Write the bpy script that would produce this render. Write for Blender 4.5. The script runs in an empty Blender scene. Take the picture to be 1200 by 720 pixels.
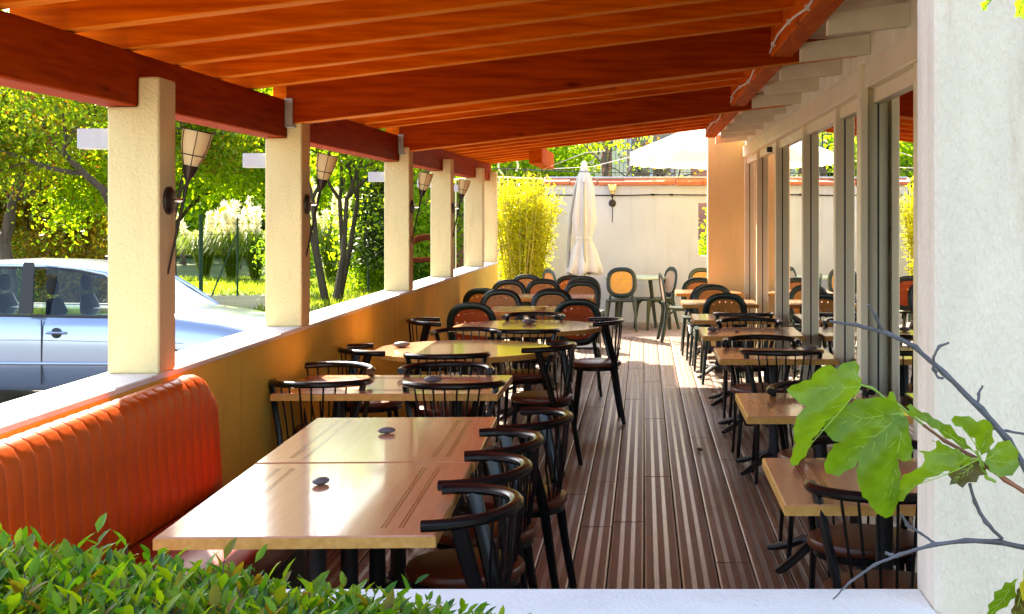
import bpy, math, random
import numpy as np
from mathutils import Vector, Matrix
from mathutils.geometry import delaunay_2d_cdt

R = math.radians
SC = bpy.context.scene
COL = SC.collection

# ------------------------------------------------------------------ camera, sky, sun, exposure
cam = bpy.data.cameras.new('camera')
cam_o = bpy.data.objects.new('camera', cam)
COL.objects.link(cam_o)
cam_o.location = (0, 0, 1.65)
cam_o.rotation_euler = (R(90), 0, 0)
cam.sensor_width = 36
cam.lens = 46.29
cam.shift_x = -0.129
cam.shift_y = -0.0917
cam.clip_start = 0.05
cam.clip_end = 900
SC.camera = cam_o

SUN_ELEV, SUN_AZ = 40.0, -25.0          # azimuth measured from +Y, negative = towards -X
world = bpy.data.worlds.new('World')
SC.world = world
world.use_nodes = True
wn = world.node_tree
sky = wn.nodes.new('ShaderNodeTexSky')
sky.sky_type = 'NISHITA'
sky.sun_disc = False
sky.sun_elevation = R(SUN_ELEV)
sky.sun_rotation = R(SUN_AZ)
sky.dust_density = 1.2
wn.links.new(sky.outputs[0], wn.nodes['Background'].inputs[0])
wn.nodes['Background'].inputs[1].default_value = 0.15

sun = bpy.data.lights.new('sun', 'SUN')
sun.energy = 5.0
sun.angle = R(0.5)
sun.color = (1.0, 0.93, 0.80)
sun_o = bpy.data.objects.new('sun', sun)
COL.objects.link(sun_o)
sd = Vector((math.sin(R(SUN_AZ)) * math.cos(R(SUN_ELEV)), math.cos(R(SUN_AZ)) * math.cos(R(SUN_ELEV)), math.sin(R(SUN_ELEV))))
sun_o.rotation_euler = sd.to_track_quat('Z', 'Y').to_euler()
sun_o.location = sd * 40

SC.view_settings.view_transform = 'Standard'
SC.view_settings.look = 'None'
SC.view_settings.gamma = 1.0
SC.view_settings.exposure = 2.4
SC.view_settings.use_white_balance = True
SC.view_settings.white_balance_temperature = 7250
SC.view_settings.white_balance_tint = 12
SC.render.engine = 'CYCLES'
cy = SC.cycles
cy.use_denoising = True
cy.max_bounces = 9
cy.diffuse_bounces = 7
cy.glossy_bounces = 4
cy.transmission_bounces = 6
cy.transparent_max_bounces = 12
cy.sample_clamp_indirect = 8.0
cy.caustics_reflective = False
cy.caustics_refractive = False

# ------------------------------------------------------------------ materials
MATS = {}

def mat(name, col, rough=0.6, var=0.12, scale=6.0, bump=0.0, bscale=60.0, metal=0.0, spec=0.5, coat=0.0, stretch=None, coat_rough=0.08, detail=5.0, streak=0.0):
    m = bpy.data.materials.new(name)
    m.use_nodes = True
    nt = m.node_tree
    b = nt.nodes['Principled BSDF']
    b.inputs['Roughness'].default_value = rough
    b.inputs['Metallic'].default_value = metal
    b.inputs['Specular IOR Level'].default_value = spec
    if coat:
        b.inputs['Coat Weight'].default_value = coat
        b.inputs['Coat Roughness'].default_value = coat_rough
    tc = nt.nodes.new('ShaderNodeTexCoord')
    mp = nt.nodes.new('ShaderNodeMapping')
    nt.links.new(tc.outputs['Object'], mp.inputs[0])
    if stretch:
        mp.inputs['Scale'].default_value = stretch
    nz = nt.nodes.new('ShaderNodeTexNoise')
    nz.inputs['Scale'].default_value = scale
    nz.inputs['Detail'].default_value = detail
    nt.links.new(mp.outputs[0], nz.inputs['Vector'])
    rp = nt.nodes.new('ShaderNodeValToRGB')
    c = np.array(col)
    rp.color_ramp.elements[0].position = 0.28
    rp.color_ramp.elements[1].position = 0.72
    rp.color_ramp.elements[0].color = (*np.clip(c * (1 - var), 0, 1), 1)
    rp.color_ramp.elements[1].color = (*np.clip(c * (1 + var), 0, 1), 1)
    nt.links.new(nz.outputs['Fac'], rp.inputs[0])
    last = rp.outputs[0]
    if streak:
        m3 = nt.nodes.new('ShaderNodeMapping')
        m3.inputs['Scale'].default_value = (7, 7, 0.7)
        nt.links.new(tc.outputs['Object'], m3.inputs[0])
        n3 = nt.nodes.new('ShaderNodeTexNoise')
        n3.inputs['Scale'].default_value = 1.6
        n3.inputs['Detail'].default_value = 7
        n3.inputs['Roughness'].default_value = 0.65
        nt.links.new(m3.outputs[0], n3.inputs['Vector'])
        r3 = nt.nodes.new('ShaderNodeValToRGB')
        r3.color_ramp.elements[0].position = 0.56
        r3.color_ramp.elements[1].position = 0.76
        r3.color_ramp.elements[0].color = (1, 1, 1, 1)
        r3.color_ramp.elements[1].color = (1 - streak * 0.7, 1 - streak, 1 - streak * 1.1, 1)
        nt.links.new(n3.outputs['Fac'], r3.inputs[0])
        mx3 = nt.nodes.new('ShaderNodeMix')
        mx3.data_type = 'RGBA'
        mx3.blend_type = 'MULTIPLY'
        mx3.inputs['Factor'].default_value = 1.0
        nt.links.new(last, mx3.inputs[6])
        nt.links.new(r3.outputs[0], mx3.inputs[7])
        last = mx3.outputs[2]
    nt.links.new(last, b.inputs['Base Color'])
    if bump:
        n2 = nt.nodes.new('ShaderNodeTexNoise')
        n2.inputs['Scale'].default_value = bscale
        n2.inputs['Detail'].default_value = 6
        nt.links.new(mp.outputs[0], n2.inputs['Vector'])
        bp = nt.nodes.new('ShaderNodeBump')
        bp.inputs['Strength'].default_value = bump
        bp.inputs['Distance'].default_value = 0.01
        nt.links.new(n2.outputs['Fac'], bp.inputs['Height'])
        nt.links.new(bp.outputs[0], b.inputs['Normal'])
    MATS[name] = m
    return m

def wood(name, c0, c1, rough=0.45, along='X', knots=True, coat=0.0, fine=1.0):
    """grain stretched along one axis, with knots and darker weathering"""
    m = bpy.data.materials.new(name)
    m.use_nodes = True
    nt = m.node_tree
    L = nt.links
    b = nt.nodes['Principled BSDF']
    b.inputs['Roughness'].default_value = rough
    b.inputs['Specular IOR Level'].default_value = 0.5 if coat else 0.04
    if coat:
        b.inputs['Coat Weight'].default_value = coat
        b.inputs['Coat Roughness'].default_value = 0.07
    tc = nt.nodes.new('ShaderNodeTexCoord')
    oi = nt.nodes.new('ShaderNodeObjectInfo')
    add = nt.nodes.new('ShaderNodeVectorMath')
    add.operation = 'ADD'
    mul = nt.nodes.new('ShaderNodeVectorMath')
    mul.operation = 'SCALE'
    mul.inputs[0].default_value = (17.0, 31.0, 23.0)
    L.new(oi.outputs['Random'], mul.inputs['Scale'])
    L.new(tc.outputs['Object'], add.inputs[0])
    L.new(mul.outputs[0], add.inputs[1])
    mp = nt.nodes.new('ShaderNodeMapping')
    s = {'X': (0.7, 9, 9), 'Y': (9, 0.7, 9), 'Z': (9, 9, 0.7)}[along]
    mp.inputs['Scale'].default_value = tuple(v * fine for v in s)
    L.new(add.outputs[0], mp.inputs[0])
    nz = nt.nodes.new('ShaderNodeTexNoise')
    nz.inputs['Scale'].default_value = 2.2
    nz.inputs['Detail'].default_value = 8
    nz.inputs['Distortion'].default_value = 0.25
    L.new(mp.outputs[0], nz.inputs['Vector'])
    rp = nt.nodes.new('ShaderNodeValToRGB')
    rp.color_ramp.elements[0].position = 0.3
    rp.color_ramp.elements[1].position = 0.7
    rp.color_ramp.elements[0].color = (*c0, 1)
    rp.color_ramp.elements[1].color = (*c1, 1)
    L.new(nz.outputs['Fac'], rp.inputs[0])
    last = rp.outputs[0]
    if knots:
        m2 = nt.nodes.new('ShaderNodeMapping')
        s2 = {'X': (1.4, 4.5, 4.5), 'Y': (4.5, 1.4, 4.5), 'Z': (4.5, 4.5, 1.4)}[along]
        m2.inputs['Scale'].default_value = s2
        L.new(add.outputs[0], m2.inputs[0])
        vo = nt.nodes.new('ShaderNodeTexVoronoi')
        vo.inputs['Scale'].default_value = 1.6
        L.new(m2.outputs[0], vo.inputs['Vector'])
        r2 = nt.nodes.new('ShaderNodeValToRGB')
        r2.color_ramp.elements[0].position = 0.07
        r2.color_ramp.elements[1].position = 0.15
        r2.color_ramp.elements[0].color = (0.35, 0.3, 0.3, 1)
        r2.color_ramp.elements[1].color = (1, 1, 1, 1)
        L.new(vo.outputs['Distance'], r2.inputs[0])
        mx = nt.nodes.new('ShaderNodeMix')
        mx.data_type = 'RGBA'
        mx.blend_type = 'MULTIPLY'
        mx.inputs['Factor'].default_value = 0.85
        L.new(last, mx.inputs[6])
        L.new(r2.outputs[0], mx.inputs[7])
        last = mx.outputs[2]
    L.new(last, b.inputs['Base Color'])
    bp = nt.nodes.new('ShaderNodeBump')
    bp.inputs['Strength'].default_value = 0.12
    bp.inputs['Distance'].default_value = 0.004
    L.new(nz.outputs['Fac'], bp.inputs['Height'])
    L.new(bp.outputs[0], b.inputs['Normal'])
    MATS[name] = m
    return m

def leafmat(name, cols, trans=0.5, rough=0.45, spec=0.4, tgain=1.6, mottle=0.0):
    """cols: list of colours picked per leaf; backlit leaves glow through a translucent lobe"""
    m = bpy.data.materials.new(name)
    m.use_nodes = True
    nt = m.node_tree
    L = nt.links
    b = nt.nodes['Principled BSDF']
    out = nt.nodes['Material Output']
    b.inputs['Roughness'].default_value = rough
    b.inputs['Specular IOR Level'].default_value = spec
    g = nt.nodes.new('ShaderNodeNewGeometry')
    rp = nt.nodes.new('ShaderNodeValToRGB')
    rp.color_ramp.interpolation = 'LINEAR'
    els = rp.color_ramp.elements
    while len(els) < len(cols):
        els.new(0.5)
    for i, c in enumerate(cols):
        els[i].position = i / (len(cols) - 1)
        els[i].color = (*c, 1)
    L.new(g.outputs['Random Per Island'], rp.inputs[0])
    colour = rp.outputs[0]
    if mottle:
        tc = nt.nodes.new('ShaderNodeTexCoord')
        nz = nt.nodes.new('ShaderNodeTexNoise')
        nz.inputs['Scale'].default_value = 38
        nz.inputs['Detail'].default_value = 6
        L.new(tc.outputs['Object'], nz.inputs['Vector'])
        r4 = nt.nodes.new('ShaderNodeValToRGB')
        r4.color_ramp.elements[0].position = 0.32
        r4.color_ramp.elements[1].position = 0.68
        r4.color_ramp.elements[0].color = (1 - mottle * 0.4, 1 - mottle * 0.6, 1 - mottle, 1)
        r4.color_ramp.elements[1].color = (1 + mottle * 0.6, 1 + mottle * 0.4, 1, 1)
        L.new(nz.outputs['Fac'], r4.inputs[0])
        mm_ = nt.nodes.new('ShaderNodeVectorMath')
        mm_.operation = 'MULTIPLY'
        L.new(rp.outputs[0], mm_.inputs[0])
        L.new(r4.outputs[0], mm_.inputs[1])
        colour = mm_.outputs[0]
        bp = nt.nodes.new('ShaderNodeBump')
        bp.inputs['Strength'].default_value = 0.35
        bp.inputs['Distance'].default_value = 0.004
        L.new(nz.outputs['Fac'], bp.inputs['Height'])
        L.new(bp.outputs[0], b.inputs['Normal'])
    L.new(colour, b.inputs['Base Color'])
    t = nt.nodes.new('ShaderNodeBsdfTranslucent')
    sc = nt.nodes.new('ShaderNodeVectorMath')
    sc.operation = 'MULTIPLY'
    sc.inputs[1].default_value = (tgain * 1.12, tgain * 1.1, tgain * 0.7)
    L.new(colour, sc.inputs[0])
    L.new(sc.outputs[0], t.inputs[0])
    mx = nt.nodes.new('ShaderNodeMixShader')
    mx.inputs[0].default_value = trans
    L.new(b.outputs[0], mx.inputs[1])
    L.new(t.outputs[0], mx.inputs[2])
    L.new(mx.outputs[0], out.inputs[0])
    MATS[name] = m
    return m

def glassmat(name, ior=1.5, tint=(1, 1, 1)):
    """thin pane: clear straight through, Fresnel reflection"""
    m = bpy.data.materials.new(name)
    m.use_nodes = True
    nt = m.node_tree
    L = nt.links
    nt.nodes.remove(nt.nodes['Principled BSDF'])
    out = nt.nodes['Material Output']
    fr = nt.nodes.new('ShaderNodeFresnel')
    fr.inputs[0].default_value = ior
    tr = nt.nodes.new('ShaderNodeBsdfTransparent')
    tr.inputs[0].default_value = (*tint, 1)
    gl = nt.nodes.new('ShaderNodeBsdfGlossy')
    gl.inputs['Roughness'].default_value = 0.0
    gl.inputs[0].default_value = (0.95, 0.97, 0.95, 1)
    mx = nt.nodes.new('ShaderNodeMixShader')
    L.new(fr.outputs[0], mx.inputs[0])
    L.new(tr.outputs[0], mx.inputs[1])
    L.new(gl.outputs[0], mx.inputs[2])
    L.new(mx.outputs[0], out.inputs[0])
    MATS[name] = m
    return m

CREAM = mat('cream_stucco', (0.76, 0.63, 0.33), 0.85, 0.06, 3.0, 0.6, 90, streak=0.16)
OCHRE = mat('ochre_stucco', (0.95, 0.63, 0.085), 0.85, 0.10, 2.5, 0.6, 90, streak=0.22)
LEDGE = mat('white_ledge_paint', (0.84, 0.79, 0.72), 0.85, 0.06, 6.0, 0.5, 90, streak=0.12)
ENDW = mat('yellow_stucco', (0.84, 0.66, 0.33), 0.85, 0.07, 2.5, 0.5, 90, streak=0.12)
WHITEW = mat('cream_white_stucco', (0.73, 0.61, 0.50), 0.9, 0.09, 9.0, 0.8, 130, stretch=(1, 1, 0.35), streak=0.28)
FARW = mat('pale_render', (0.50, 0.515, 0.585), 0.9, 0.05, 1.5, 0.4, 60, streak=0.14)
COPING = mat('white_coping', (0.82, 0.79, 0.72), 0.8, 0.09, 7.0, 0.5, 70)
FRAME = mat('cream_frame_paint', (0.90, 0.81, 0.60), 0.4, 0.06, 3.0, 0.05, 30)
JOIST = mat('white_joist_paint', (0.80, 0.75, 0.60), 0.6, 0.14, 5.0, 0.15, 40)
WOODX = wood('orange_stain_wood', (0.50, 0.066, 0.002), (0.84, 0.165, 0.005), 0.6, 'X', fine=1.9)
WOODE = wood('lit_orange_arris', (0.64, 0.155, 0.010), (0.82, 0.25, 0.026), 0.6, 'X', False, fine=1.9)  # paler tone stands for light caught along the rafter undersides
WOODM = wood('red_stain_wood', (0.26, 0.024, 0.002), (0.46, 0.055, 0.002), 0.6, 'X', fine=1.9)
WOODY = wood('orange_stain_wood_lengthwise', (0.44, 0.060, 0.002), (0.72, 0.135, 0.004), 0.6, 'Y', fine=1.9)
WOODB = wood('dark_red_wood', (0.24, 0.022, 0.002), (0.40, 0.050, 0.002), 0.6, 'Y', fine=1.9)  # eave beam, deeper red than the rafters
DECK = mat('deck_brown', (0.185, 0.086, 0.048), 0.5, 0.28, 5.0, 0.25, 60, stretch=(6, 1, 6))
DECKS = mat('deck_groove_sheen', (0.29, 0.23, 0.185), 0.28, 0.2, 4.0, 0.1, 50, stretch=(6, 1, 6))  # pale colour stands in for brightness reflected in the smooth grooves
DECKE = mat('deck_joint', (0.02, 0.012, 0.008), 0.8, 0.2)
TABLE = wood('table_laminate', (0.58, 0.235, 0.115), (0.65, 0.285, 0.145), 0.2, 'Y', False, 0.4, 2.5)
TEDGE = wood('table_edge', (0.60, 0.29, 0.07), (0.74, 0.40, 0.12), 0.35, 'Y', False, 0.0, 2.5)
INLAY = mat('table_inlay', (0.30, 0.085, 0.025), 0.2, 0.15)
BLACK = mat('black_lacquer', (0.006, 0.006, 0.006), 0.25, 0.3, 9.0, spec=0.38)
IRON = mat('black_iron', (0.012, 0.011, 0.011), 0.5, 0.3, 12.0, 0.3, 50)
SEAT = mat('red_brown_vinyl', (0.14, 0.032, 0.010), 0.33, 0.2, 5.0, 0.08, 200)
VINYL = mat('orange_vinyl', (0.52, 0.070, 0.005), 0.38, 0.2, 5.0, 0.4, 22, spec=0.25)
DVINYL = mat('dark_red_vinyl', (0.28, 0.016, 0.006), 0.35, 0.12, 4.0, 0.10, 220)
GREENP = mat('dark_green_plastic', (0.008, 0.024, 0.020), 0.33, 0.2, 5.0)
PGREEN = mat('pale_green_plastic', (0.50, 0.62, 0.52), 0.35, 0.06, 5.0)
ORANGEP = mat('orange_back_panel', (0.56, 0.23, 0.05), 0.4, 0.1, 9.0)
REDP = mat('red_orange_back_panel', (0.50, 0.085, 0.015), 0.4, 0.1, 9.0)
PEACHP = mat('peach_back_panel', (0.58, 0.40, 0.27), 0.4, 0.1, 9.0)
YELP = mat('amber_back_panel', (0.66, 0.34, 0.06), 0.4, 0.1, 9.0)
TERRA = mat('terracotta_floor', (0.32, 0.22, 0.17), 0.7, 0.14, 3.0, 0.3, 30)
TILE = mat('terracotta_tile', (0.52, 0.13, 0.06), 0.7, 0.18, 6.0, 0.3, 40)
BRICK = mat('pink_brick', (0.42, 0.17, 0.11), 0.85, 0.25, 3.5, 0.4, 20)
ASPH = mat('pale_asphalt', (0.16, 0.155, 0.15), 0.9, 0.15, 2.0, 0.4, 80)
PATHM = mat('pale_path', (0.40, 0.35, 0.28), 0.9, 0.12, 1.2, 0.4, 30)
SOIL = mat('garden_soil', (0.09, 0.10, 0.035), 0.95, 0.4, 2.0, 0.6, 30)
LAWN = mat('lawn_base', (0.07, 0.11, 0.02), 0.9, 0.3, 2.0, 0.4, 40)
BARK = mat('bark_grey_brown', (0.085, 0.062, 0.045), 0.9, 0.4, 8.0, 0.8, 30, stretch=(1, 1, 0.25))
TWIG = mat('twig_grey', (0.085, 0.08, 0.095), 0.7, 0.3, 25.0, 0.5, 90)
PETIOLE = mat('petiole_red_brown', (0.22, 0.07, 0.03), 0.5, 0.2, 20.0)
VEIN = mat('vein_pale_green', (0.24, 0.36, 0.045), 0.5, 0.1, 20.0)
CARP = mat('silver_blue_paint', (0.31, 0.38, 0.52), 0.2, 0.02, 3.0, metal=0.65, coat=1.0)
CARB = mat('black_trim', (0.012, 0.012, 0.013), 0.5, 0.1)
TYRE = mat('tyre_rubber', (0.015, 0.015, 0.015), 0.85, 0.1)
CHROME = mat('bright_metal', (0.6, 0.6, 0.6), 0.2, 0.05, metal=1.0)
FABRIC = mat('car_seat_cloth', (0.03, 0.035, 0.05), 0.9, 0.2)
CANVAS = mat('cream_canvas', (0.70, 0.69, 0.62), 0.9, 0.05, 8.0, 0.3, 120)
WCANVAS = leafmat('white_canvas', [(0.82, 0.81, 0.78), (0.84, 0.83, 0.80)], 0.35, 0.9, 0.2, 0.85)
GREYM = mat('grey_metal', (0.28, 0.28, 0.27), 0.35, 0.1, metal=0.6)
SHADE = leafmat('frosted_glass_shade', [(0.88, 0.76, 0.50), (0.90, 0.79, 0.54)], 0.5, 0.35, 0.4, 1.0)
BRONZE = mat('dark_bronze', (0.035, 0.024, 0.018), 0.35, 0.2, metal=0.5)
WCABLE = mat('white_cable', (0.75, 0.73, 0.68), 0.5, 0.05)
PEBBLE = mat('grey_pebble', (0.16, 0.15, 0.16), 0.4, 0.3, 25.0, 0.2, 60)
GALV = mat('galvanised_steel', (0.42, 0.42, 0.40), 0.45, 0.15, 20.0, metal=0.6)
PLUME = leafmat('pampas_plume', [(0.80, 0.76, 0.72), (0.88, 0.85, 0.82)], 0.5, 0.9, 0.1, 1.0)
RUST = mat('rust_brown_wood', (0.075, 0.018, 0.008), 0.9, 0.25, 8.0, 0.3, 40, spec=0.0)
GPOST = mat('green_fence_paint', (0.012, 0.07, 0.045), 0.5, 0.15)
INTER = mat('interior_plaster', (0.30, 0.24, 0.17), 0.8, 0.1)
YDISH = mat('yellow_ceramic', (0.75, 0.60, 0.15), 0.3, 0.08)
PALEW = mat('pale_painted_wood', (0.60, 0.60, 0.40), 0.6, 0.08)
CREAMI = mat('cream_iron_paint', (0.75, 0.66, 0.40), 0.5, 0.06)
BSLATE = mat('blue_grey_slate', (0.22, 0.27, 0.33), 0.7, 0.15)
GLASS = glassmat('door_glass', 1.75, (0.62, 0.66, 0.60))
CGLASS = glassmat('car_glass', 1.5, (0.66, 0.78, 0.80))
WGLASS = mat('dark_window_glass', (0.012, 0.014, 0.016), 0.05, 0.2, spec=0.8)

L_TREE = leafmat('leaf_yellow_green', [(0.07, 0.14, 0.006), (0.135, 0.225, 0.008), (0.24, 0.285, 0.010), (0.10, 0.185, 0.007)], 0.64, tgain=2.9)
L_MIX = leafmat('leaf_mixed_early_autumn', [(0.03, 0.06, 0.006), (0.10, 0.185, 0.007), (0.22, 0.28, 0.010), (0.12, 0.21, 0.007), (0.28, 0.26, 0.010), (0.05, 0.10, 0.006), (0.24, 0.085, 0.012)], 0.62, tgain=2.7)
L_GREEN = leafmat('leaf_mid_green', [(0.035, 0.085, 0.008), (0.075, 0.14, 0.010), (0.12, 0.18, 0.012)], 0.62, tgain=2.8)
L_AUT = leafmat('leaf_autumn', [(0.09, 0.12, 0.01), (0.24, 0.19, 0.012), (0.22, 0.09, 0.012), (0.14, 0.16, 0.012)], 0.62, tgain=2.0)
L_DARK = leafmat('leaf_dark_green', [(0.012, 0.030, 0.008), (0.03, 0.06, 0.012), (0.05, 0.085, 0.014)], 0.3)
L_BAMB = leafmat('leaf_bamboo', [(0.34, 0.34, 0.014), (0.46, 0.42, 0.016), (0.24, 0.29, 0.012)], 0.6, tgain=1.7)
L_HEDGE = leafmat('leaf_hedge', [(0.014, 0.065, 0.008), (0.05, 0.15, 0.006), (0.13, 0.25, 0.006), (0.05, 0.14, 0.006), (0.21, 0.28, 0.006), (0.09, 0.18, 0.006), (0.20, 0.11, 0.008)], 0.45, 0.33, 0.28, 2.2)
L_VINE = leafmat('leaf_vine', [(0.085, 0.18, 0.008), (0.13, 0.24, 0.010)], 0.5, 0.35, 0.45, 1.8, mottle=0.25)
L_VINEY = leafmat('leaf_vine_yellow', [(0.40, 0.36, 0.02), (0.44, 0.40, 0.02)], 0.5, 0.4, 0.4, 1.3)
L_VINEB = leafmat('leaf_vine_brown', [(0.07, 0.075, 0.02), (0.09, 0.08, 0.02)], 0.4, 0.4, 0.4, 1.3, mottle=0.6)
L_GRASS = leafmat('leaf_grass', [(0.08, 0.15, 0.010), (0.15, 0.21, 0.014), (0.20, 0.23, 0.03)], 0.6, tgain=2.0)

# ------------------------------------------------------------------ mesh helpers
class MB:
    def __init__(self):
        self.v, self.f, self.m = [], [], []

    def add(self, vs, fs, mi=0):
        o = len(self.v)
        self.v += [tuple(p) for p in vs]
        self.f += [tuple(i + o for i in f) for f in fs]
        self.m += [mi] * len(fs)
        return self

    def box(self, x0, x1, y0, y1, z0, z1, ch=0.0, mi=0):
        if ch <= 0:
            vs = [(x, y, z) for x in (x0, x1) for y in (y0, y1) for z in (z0, z1)]
            fs = [(0, 1, 3, 2), (4, 6, 7, 5), (0, 4, 5, 1), (2, 3, 7, 6), (0, 2, 6, 4), (1, 5, 7, 3)]
            return self.add(vs, fs, mi)
        c = ch
        vs, idx = [], {}
        X, Y, Z = (x0, x1), (y0, y1), (z0, z1)
        for i in (0, 1):
            for j in (0, 1):
                for k in (0, 1):
                    p = (X[i], Y[j], Z[k])
                    q = (p[0] + (c if i == 0 else -c), p[1] + (c if j == 0 else -c), p[2] + (c if k == 0 else -c))
                    idx[i, j, k, 0] = len(vs); vs.append((p[0], q[1], q[2]))
                    idx[i, j, k, 1] = len(vs); vs.append((q[0], p[1], q[2]))
                    idx[i, j, k, 2] = len(vs); vs.append((q[0], q[1], p[2]))
        fs = []
        def quad(a, b, cc, d, n):
            A, B, D = (np.array(vs[t]) for t in (a, b, d))
            if np.dot(np.cross(B - A, D - A), n) < 0:
                fs.append((d, cc, b, a))
            else:
                fs.append((a, b, cc, d))
        for s in (0, 1):
            sg = 1 if s else -1
            quad(idx[s, 0, 0, 0], idx[s, 1, 0, 0], idx[s, 1, 1, 0], idx[s, 0, 1, 0], (sg, 0, 0))
            quad(idx[0, s, 0, 1], idx[1, s, 0, 1], idx[1, s, 1, 1], idx[0, s, 1, 1], (0, sg, 0))
            quad(idx[0, 0, s, 2], idx[1, 0, s, 2], idx[1, 1, s, 2], idx[0, 1, s, 2], (0, 0, sg))
        for a in (0, 1):
            for b in (0, 1):
                sa, sb = (1 if a else -1), (1 if b else -1)
                quad(idx[a, b, 0, 0], idx[a, b, 0, 1], idx[a, b, 1, 1], idx[a, b, 1, 0], (sa, sb, 0))
                quad(idx[a, 0, b, 0], idx[a, 0, b, 2], idx[a, 1, b, 2], idx[a, 1, b, 0], (sa, 0, sb))
                quad(idx[0, a, b, 1], idx[0, a, b, 2], idx[1, a, b, 2], idx[1, a, b, 1], (0, sa, sb))
        for i in (0, 1):
            for j in (0, 1):
                for k in (0, 1):
                    t = (idx[i, j, k, 0], idx[i, j, k, 1], idx[i, j, k, 2])
                    A, B, D = (np.array(vs[q]) for q in t)
                    n = (i * 2 - 1, j * 2 - 1, k * 2 - 1)
                    fs.append(t if np.dot(np.cross(B - A, D - A), n) > 0 else t[::-1])
        return self.add(vs, fs, mi)

    def tube(self, pts, rad, n=8, cap=True, flat=(1.0, 1.0), up=None, mi=0):
        P = [Vector(p) for p in pts]
        rr = list(rad) if hasattr(rad, '__len__') else [rad] * len(P)
        u = None
        vs, fs = [], []
        for i, p in enumerate(P):
            t = (P[min(i + 1, len(P) - 1)] - P[max(i - 1, 0)]).normalized()
            if u is None:
                a = Vector(up) if up else (Vector((0, 0, 1)) if abs(t.z) < 0.9 else Vector((1, 0, 0)))
                u = (a - t * a.dot(t)).normalized()
            else:
                u = (u - t * u.dot(t)).normalized()
            w = t.cross(u)
            for k in range(n):
                an = 2 * math.pi * k / n
                vs.append(p + (u * math.cos(an) * flat[0] + w * math.sin(an) * flat[1]) * rr[i])
        for i in range(len(P) - 1):
            for k in range(n):
                a, b = i * n + k, i * n + (k + 1) % n
                fs.append((a, b, b + n, a + n))
        if cap:
            fs.append(tuple(range(n))[::-1])
            fs.append(tuple((len(P) - 1) * n + k for k in range(n)))
        return self.add(vs, fs, mi)

    def lathe(self, prof, n=20, c=(0, 0, 0), M=None, sx=1.0, sy=1.0, mi=0):
        vs, fs = [], []
        for r, z in prof:
            for k in range(n):
                a = 2 * math.pi * k / n
                p = Vector((r * math.cos(a) * sx, r * math.sin(a) * sy, z))
                if M is not None:
                    p = M @ p
                vs.append(p + Vector(c))
        for i in range(len(prof) - 1):
            for k in range(n):
                a, b = i * n + k, i * n + (k + 1) % n
                fs.append((a, b, b + n, a + n))
        if prof[0][0] > 1e-6:
            fs.append(tuple(range(n))[::-1])
        if prof[-1][0] > 1e-6:
            fs.append(tuple((len(prof) - 1) * n + k for k in range(n)))
        return self.add(vs, fs, mi)

    def prism(self, poly, axis, a, b, mi=0):
        """poly: 2-D outline in the two other axes, extruded from a to b along axis"""
        def P(u, w, h):
            return {'X': (h, u, w), 'Y': (u, h, w), 'Z': (u, w, h)}[axis]
        n = len(poly)
        vs = [P(u, w, a) for u, w in poly] + [P(u, w, b) for u, w in poly]
        fs = [(i, (i + 1) % n, (i + 1) % n + n, i + n) for i in range(n)]
        fs += [tuple(range(n))[::-1], tuple(range(n, 2 * n))]
        return self.add(vs, fs, mi)

    def mesh(self, name, mats, sharp=35.0, fix=True):
        me = bpy.data.meshes.new(name)
        me.from_pydata([tuple(p) for p in self.v], [], self.f)
        for m in (mats if isinstance(mats, (list, tuple)) else [mats]):
            me.materials.append(m)
        if isinstance(mats, (list, tuple)) and len(mats) > 1:
            me.polygons.foreach_set('material_index', self.m)
        if fix:
            import bmesh
            bm = bmesh.new()
            bm.from_mesh(me)
            bmesh.ops.recalc_face_normals(bm, faces=bm.faces)
            bm.to_mesh(me)
            bm.free()
        me.polygons.foreach_set('use_smooth', [True] * len(me.polygons))
        me.set_sharp_from_angle(angle=R(sharp))
        me.update()
        return me

    def build(self, name, mats, parent=None, sharp=35.0, fix=True):
        return link(name, self.mesh(name, mats, sharp, fix), parent)


def link(name, me, parent=None, loc=(0, 0, 0), rz=0.0):
    o = bpy.data.objects.new(name, me)
    COL.objects.link(o)
    o.location = loc
    o.rotation_euler = (0, 0, rz)
    if parent is not None:
        o.parent = parent
    return o

def tag(o, label=None, cat=None, group=None, kind=None):
    if label: o['label'] = label
    if cat: o['category'] = cat
    if group: o['group'] = group
    if kind: o['kind'] = kind
    return o

def thing(name, label, cat, loc=(0, 0, 0), rz=0.0, group=None):
    return tag(link(name, None, None, loc, rz), label, cat, group)

def copy_tree(o, parent=None):
    c = o.copy()
    COL.objects.link(c)
    c.parent = parent
    for ch in [x for x in KIDS.get(o.name, [])]:
        copy_tree(ch, c)
    return c

KIDS = {}
def register(root):
    KIDS[root.name] = list(root.children)
    for ch in root.children:
        register(ch)

def raw_mesh(name, V, F, m):
    """numpy quads/tris -> mesh, quickly"""
    me = bpy.data.meshes.new(name)
    V = np.asarray(V, dtype=np.float32)
    F = np.asarray(F, dtype=np.int32)
    n, k = F.shape
    me.vertices.add(len(V))
    me.vertices.foreach_set('co', V.ravel())
    me.loops.add(n * k)
    me.loops.foreach_set('vertex_index', F.ravel())
    me.polygons.add(n)
    me.polygons.foreach_set('loop_start', np.arange(0, n * k, k, dtype=np.int32))
    me.polygons.foreach_set('loop_total', np.full(n, k, dtype=np.int32))
    me.update(calc_edges=True)
    me.materials.append(m)
    return me

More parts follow.
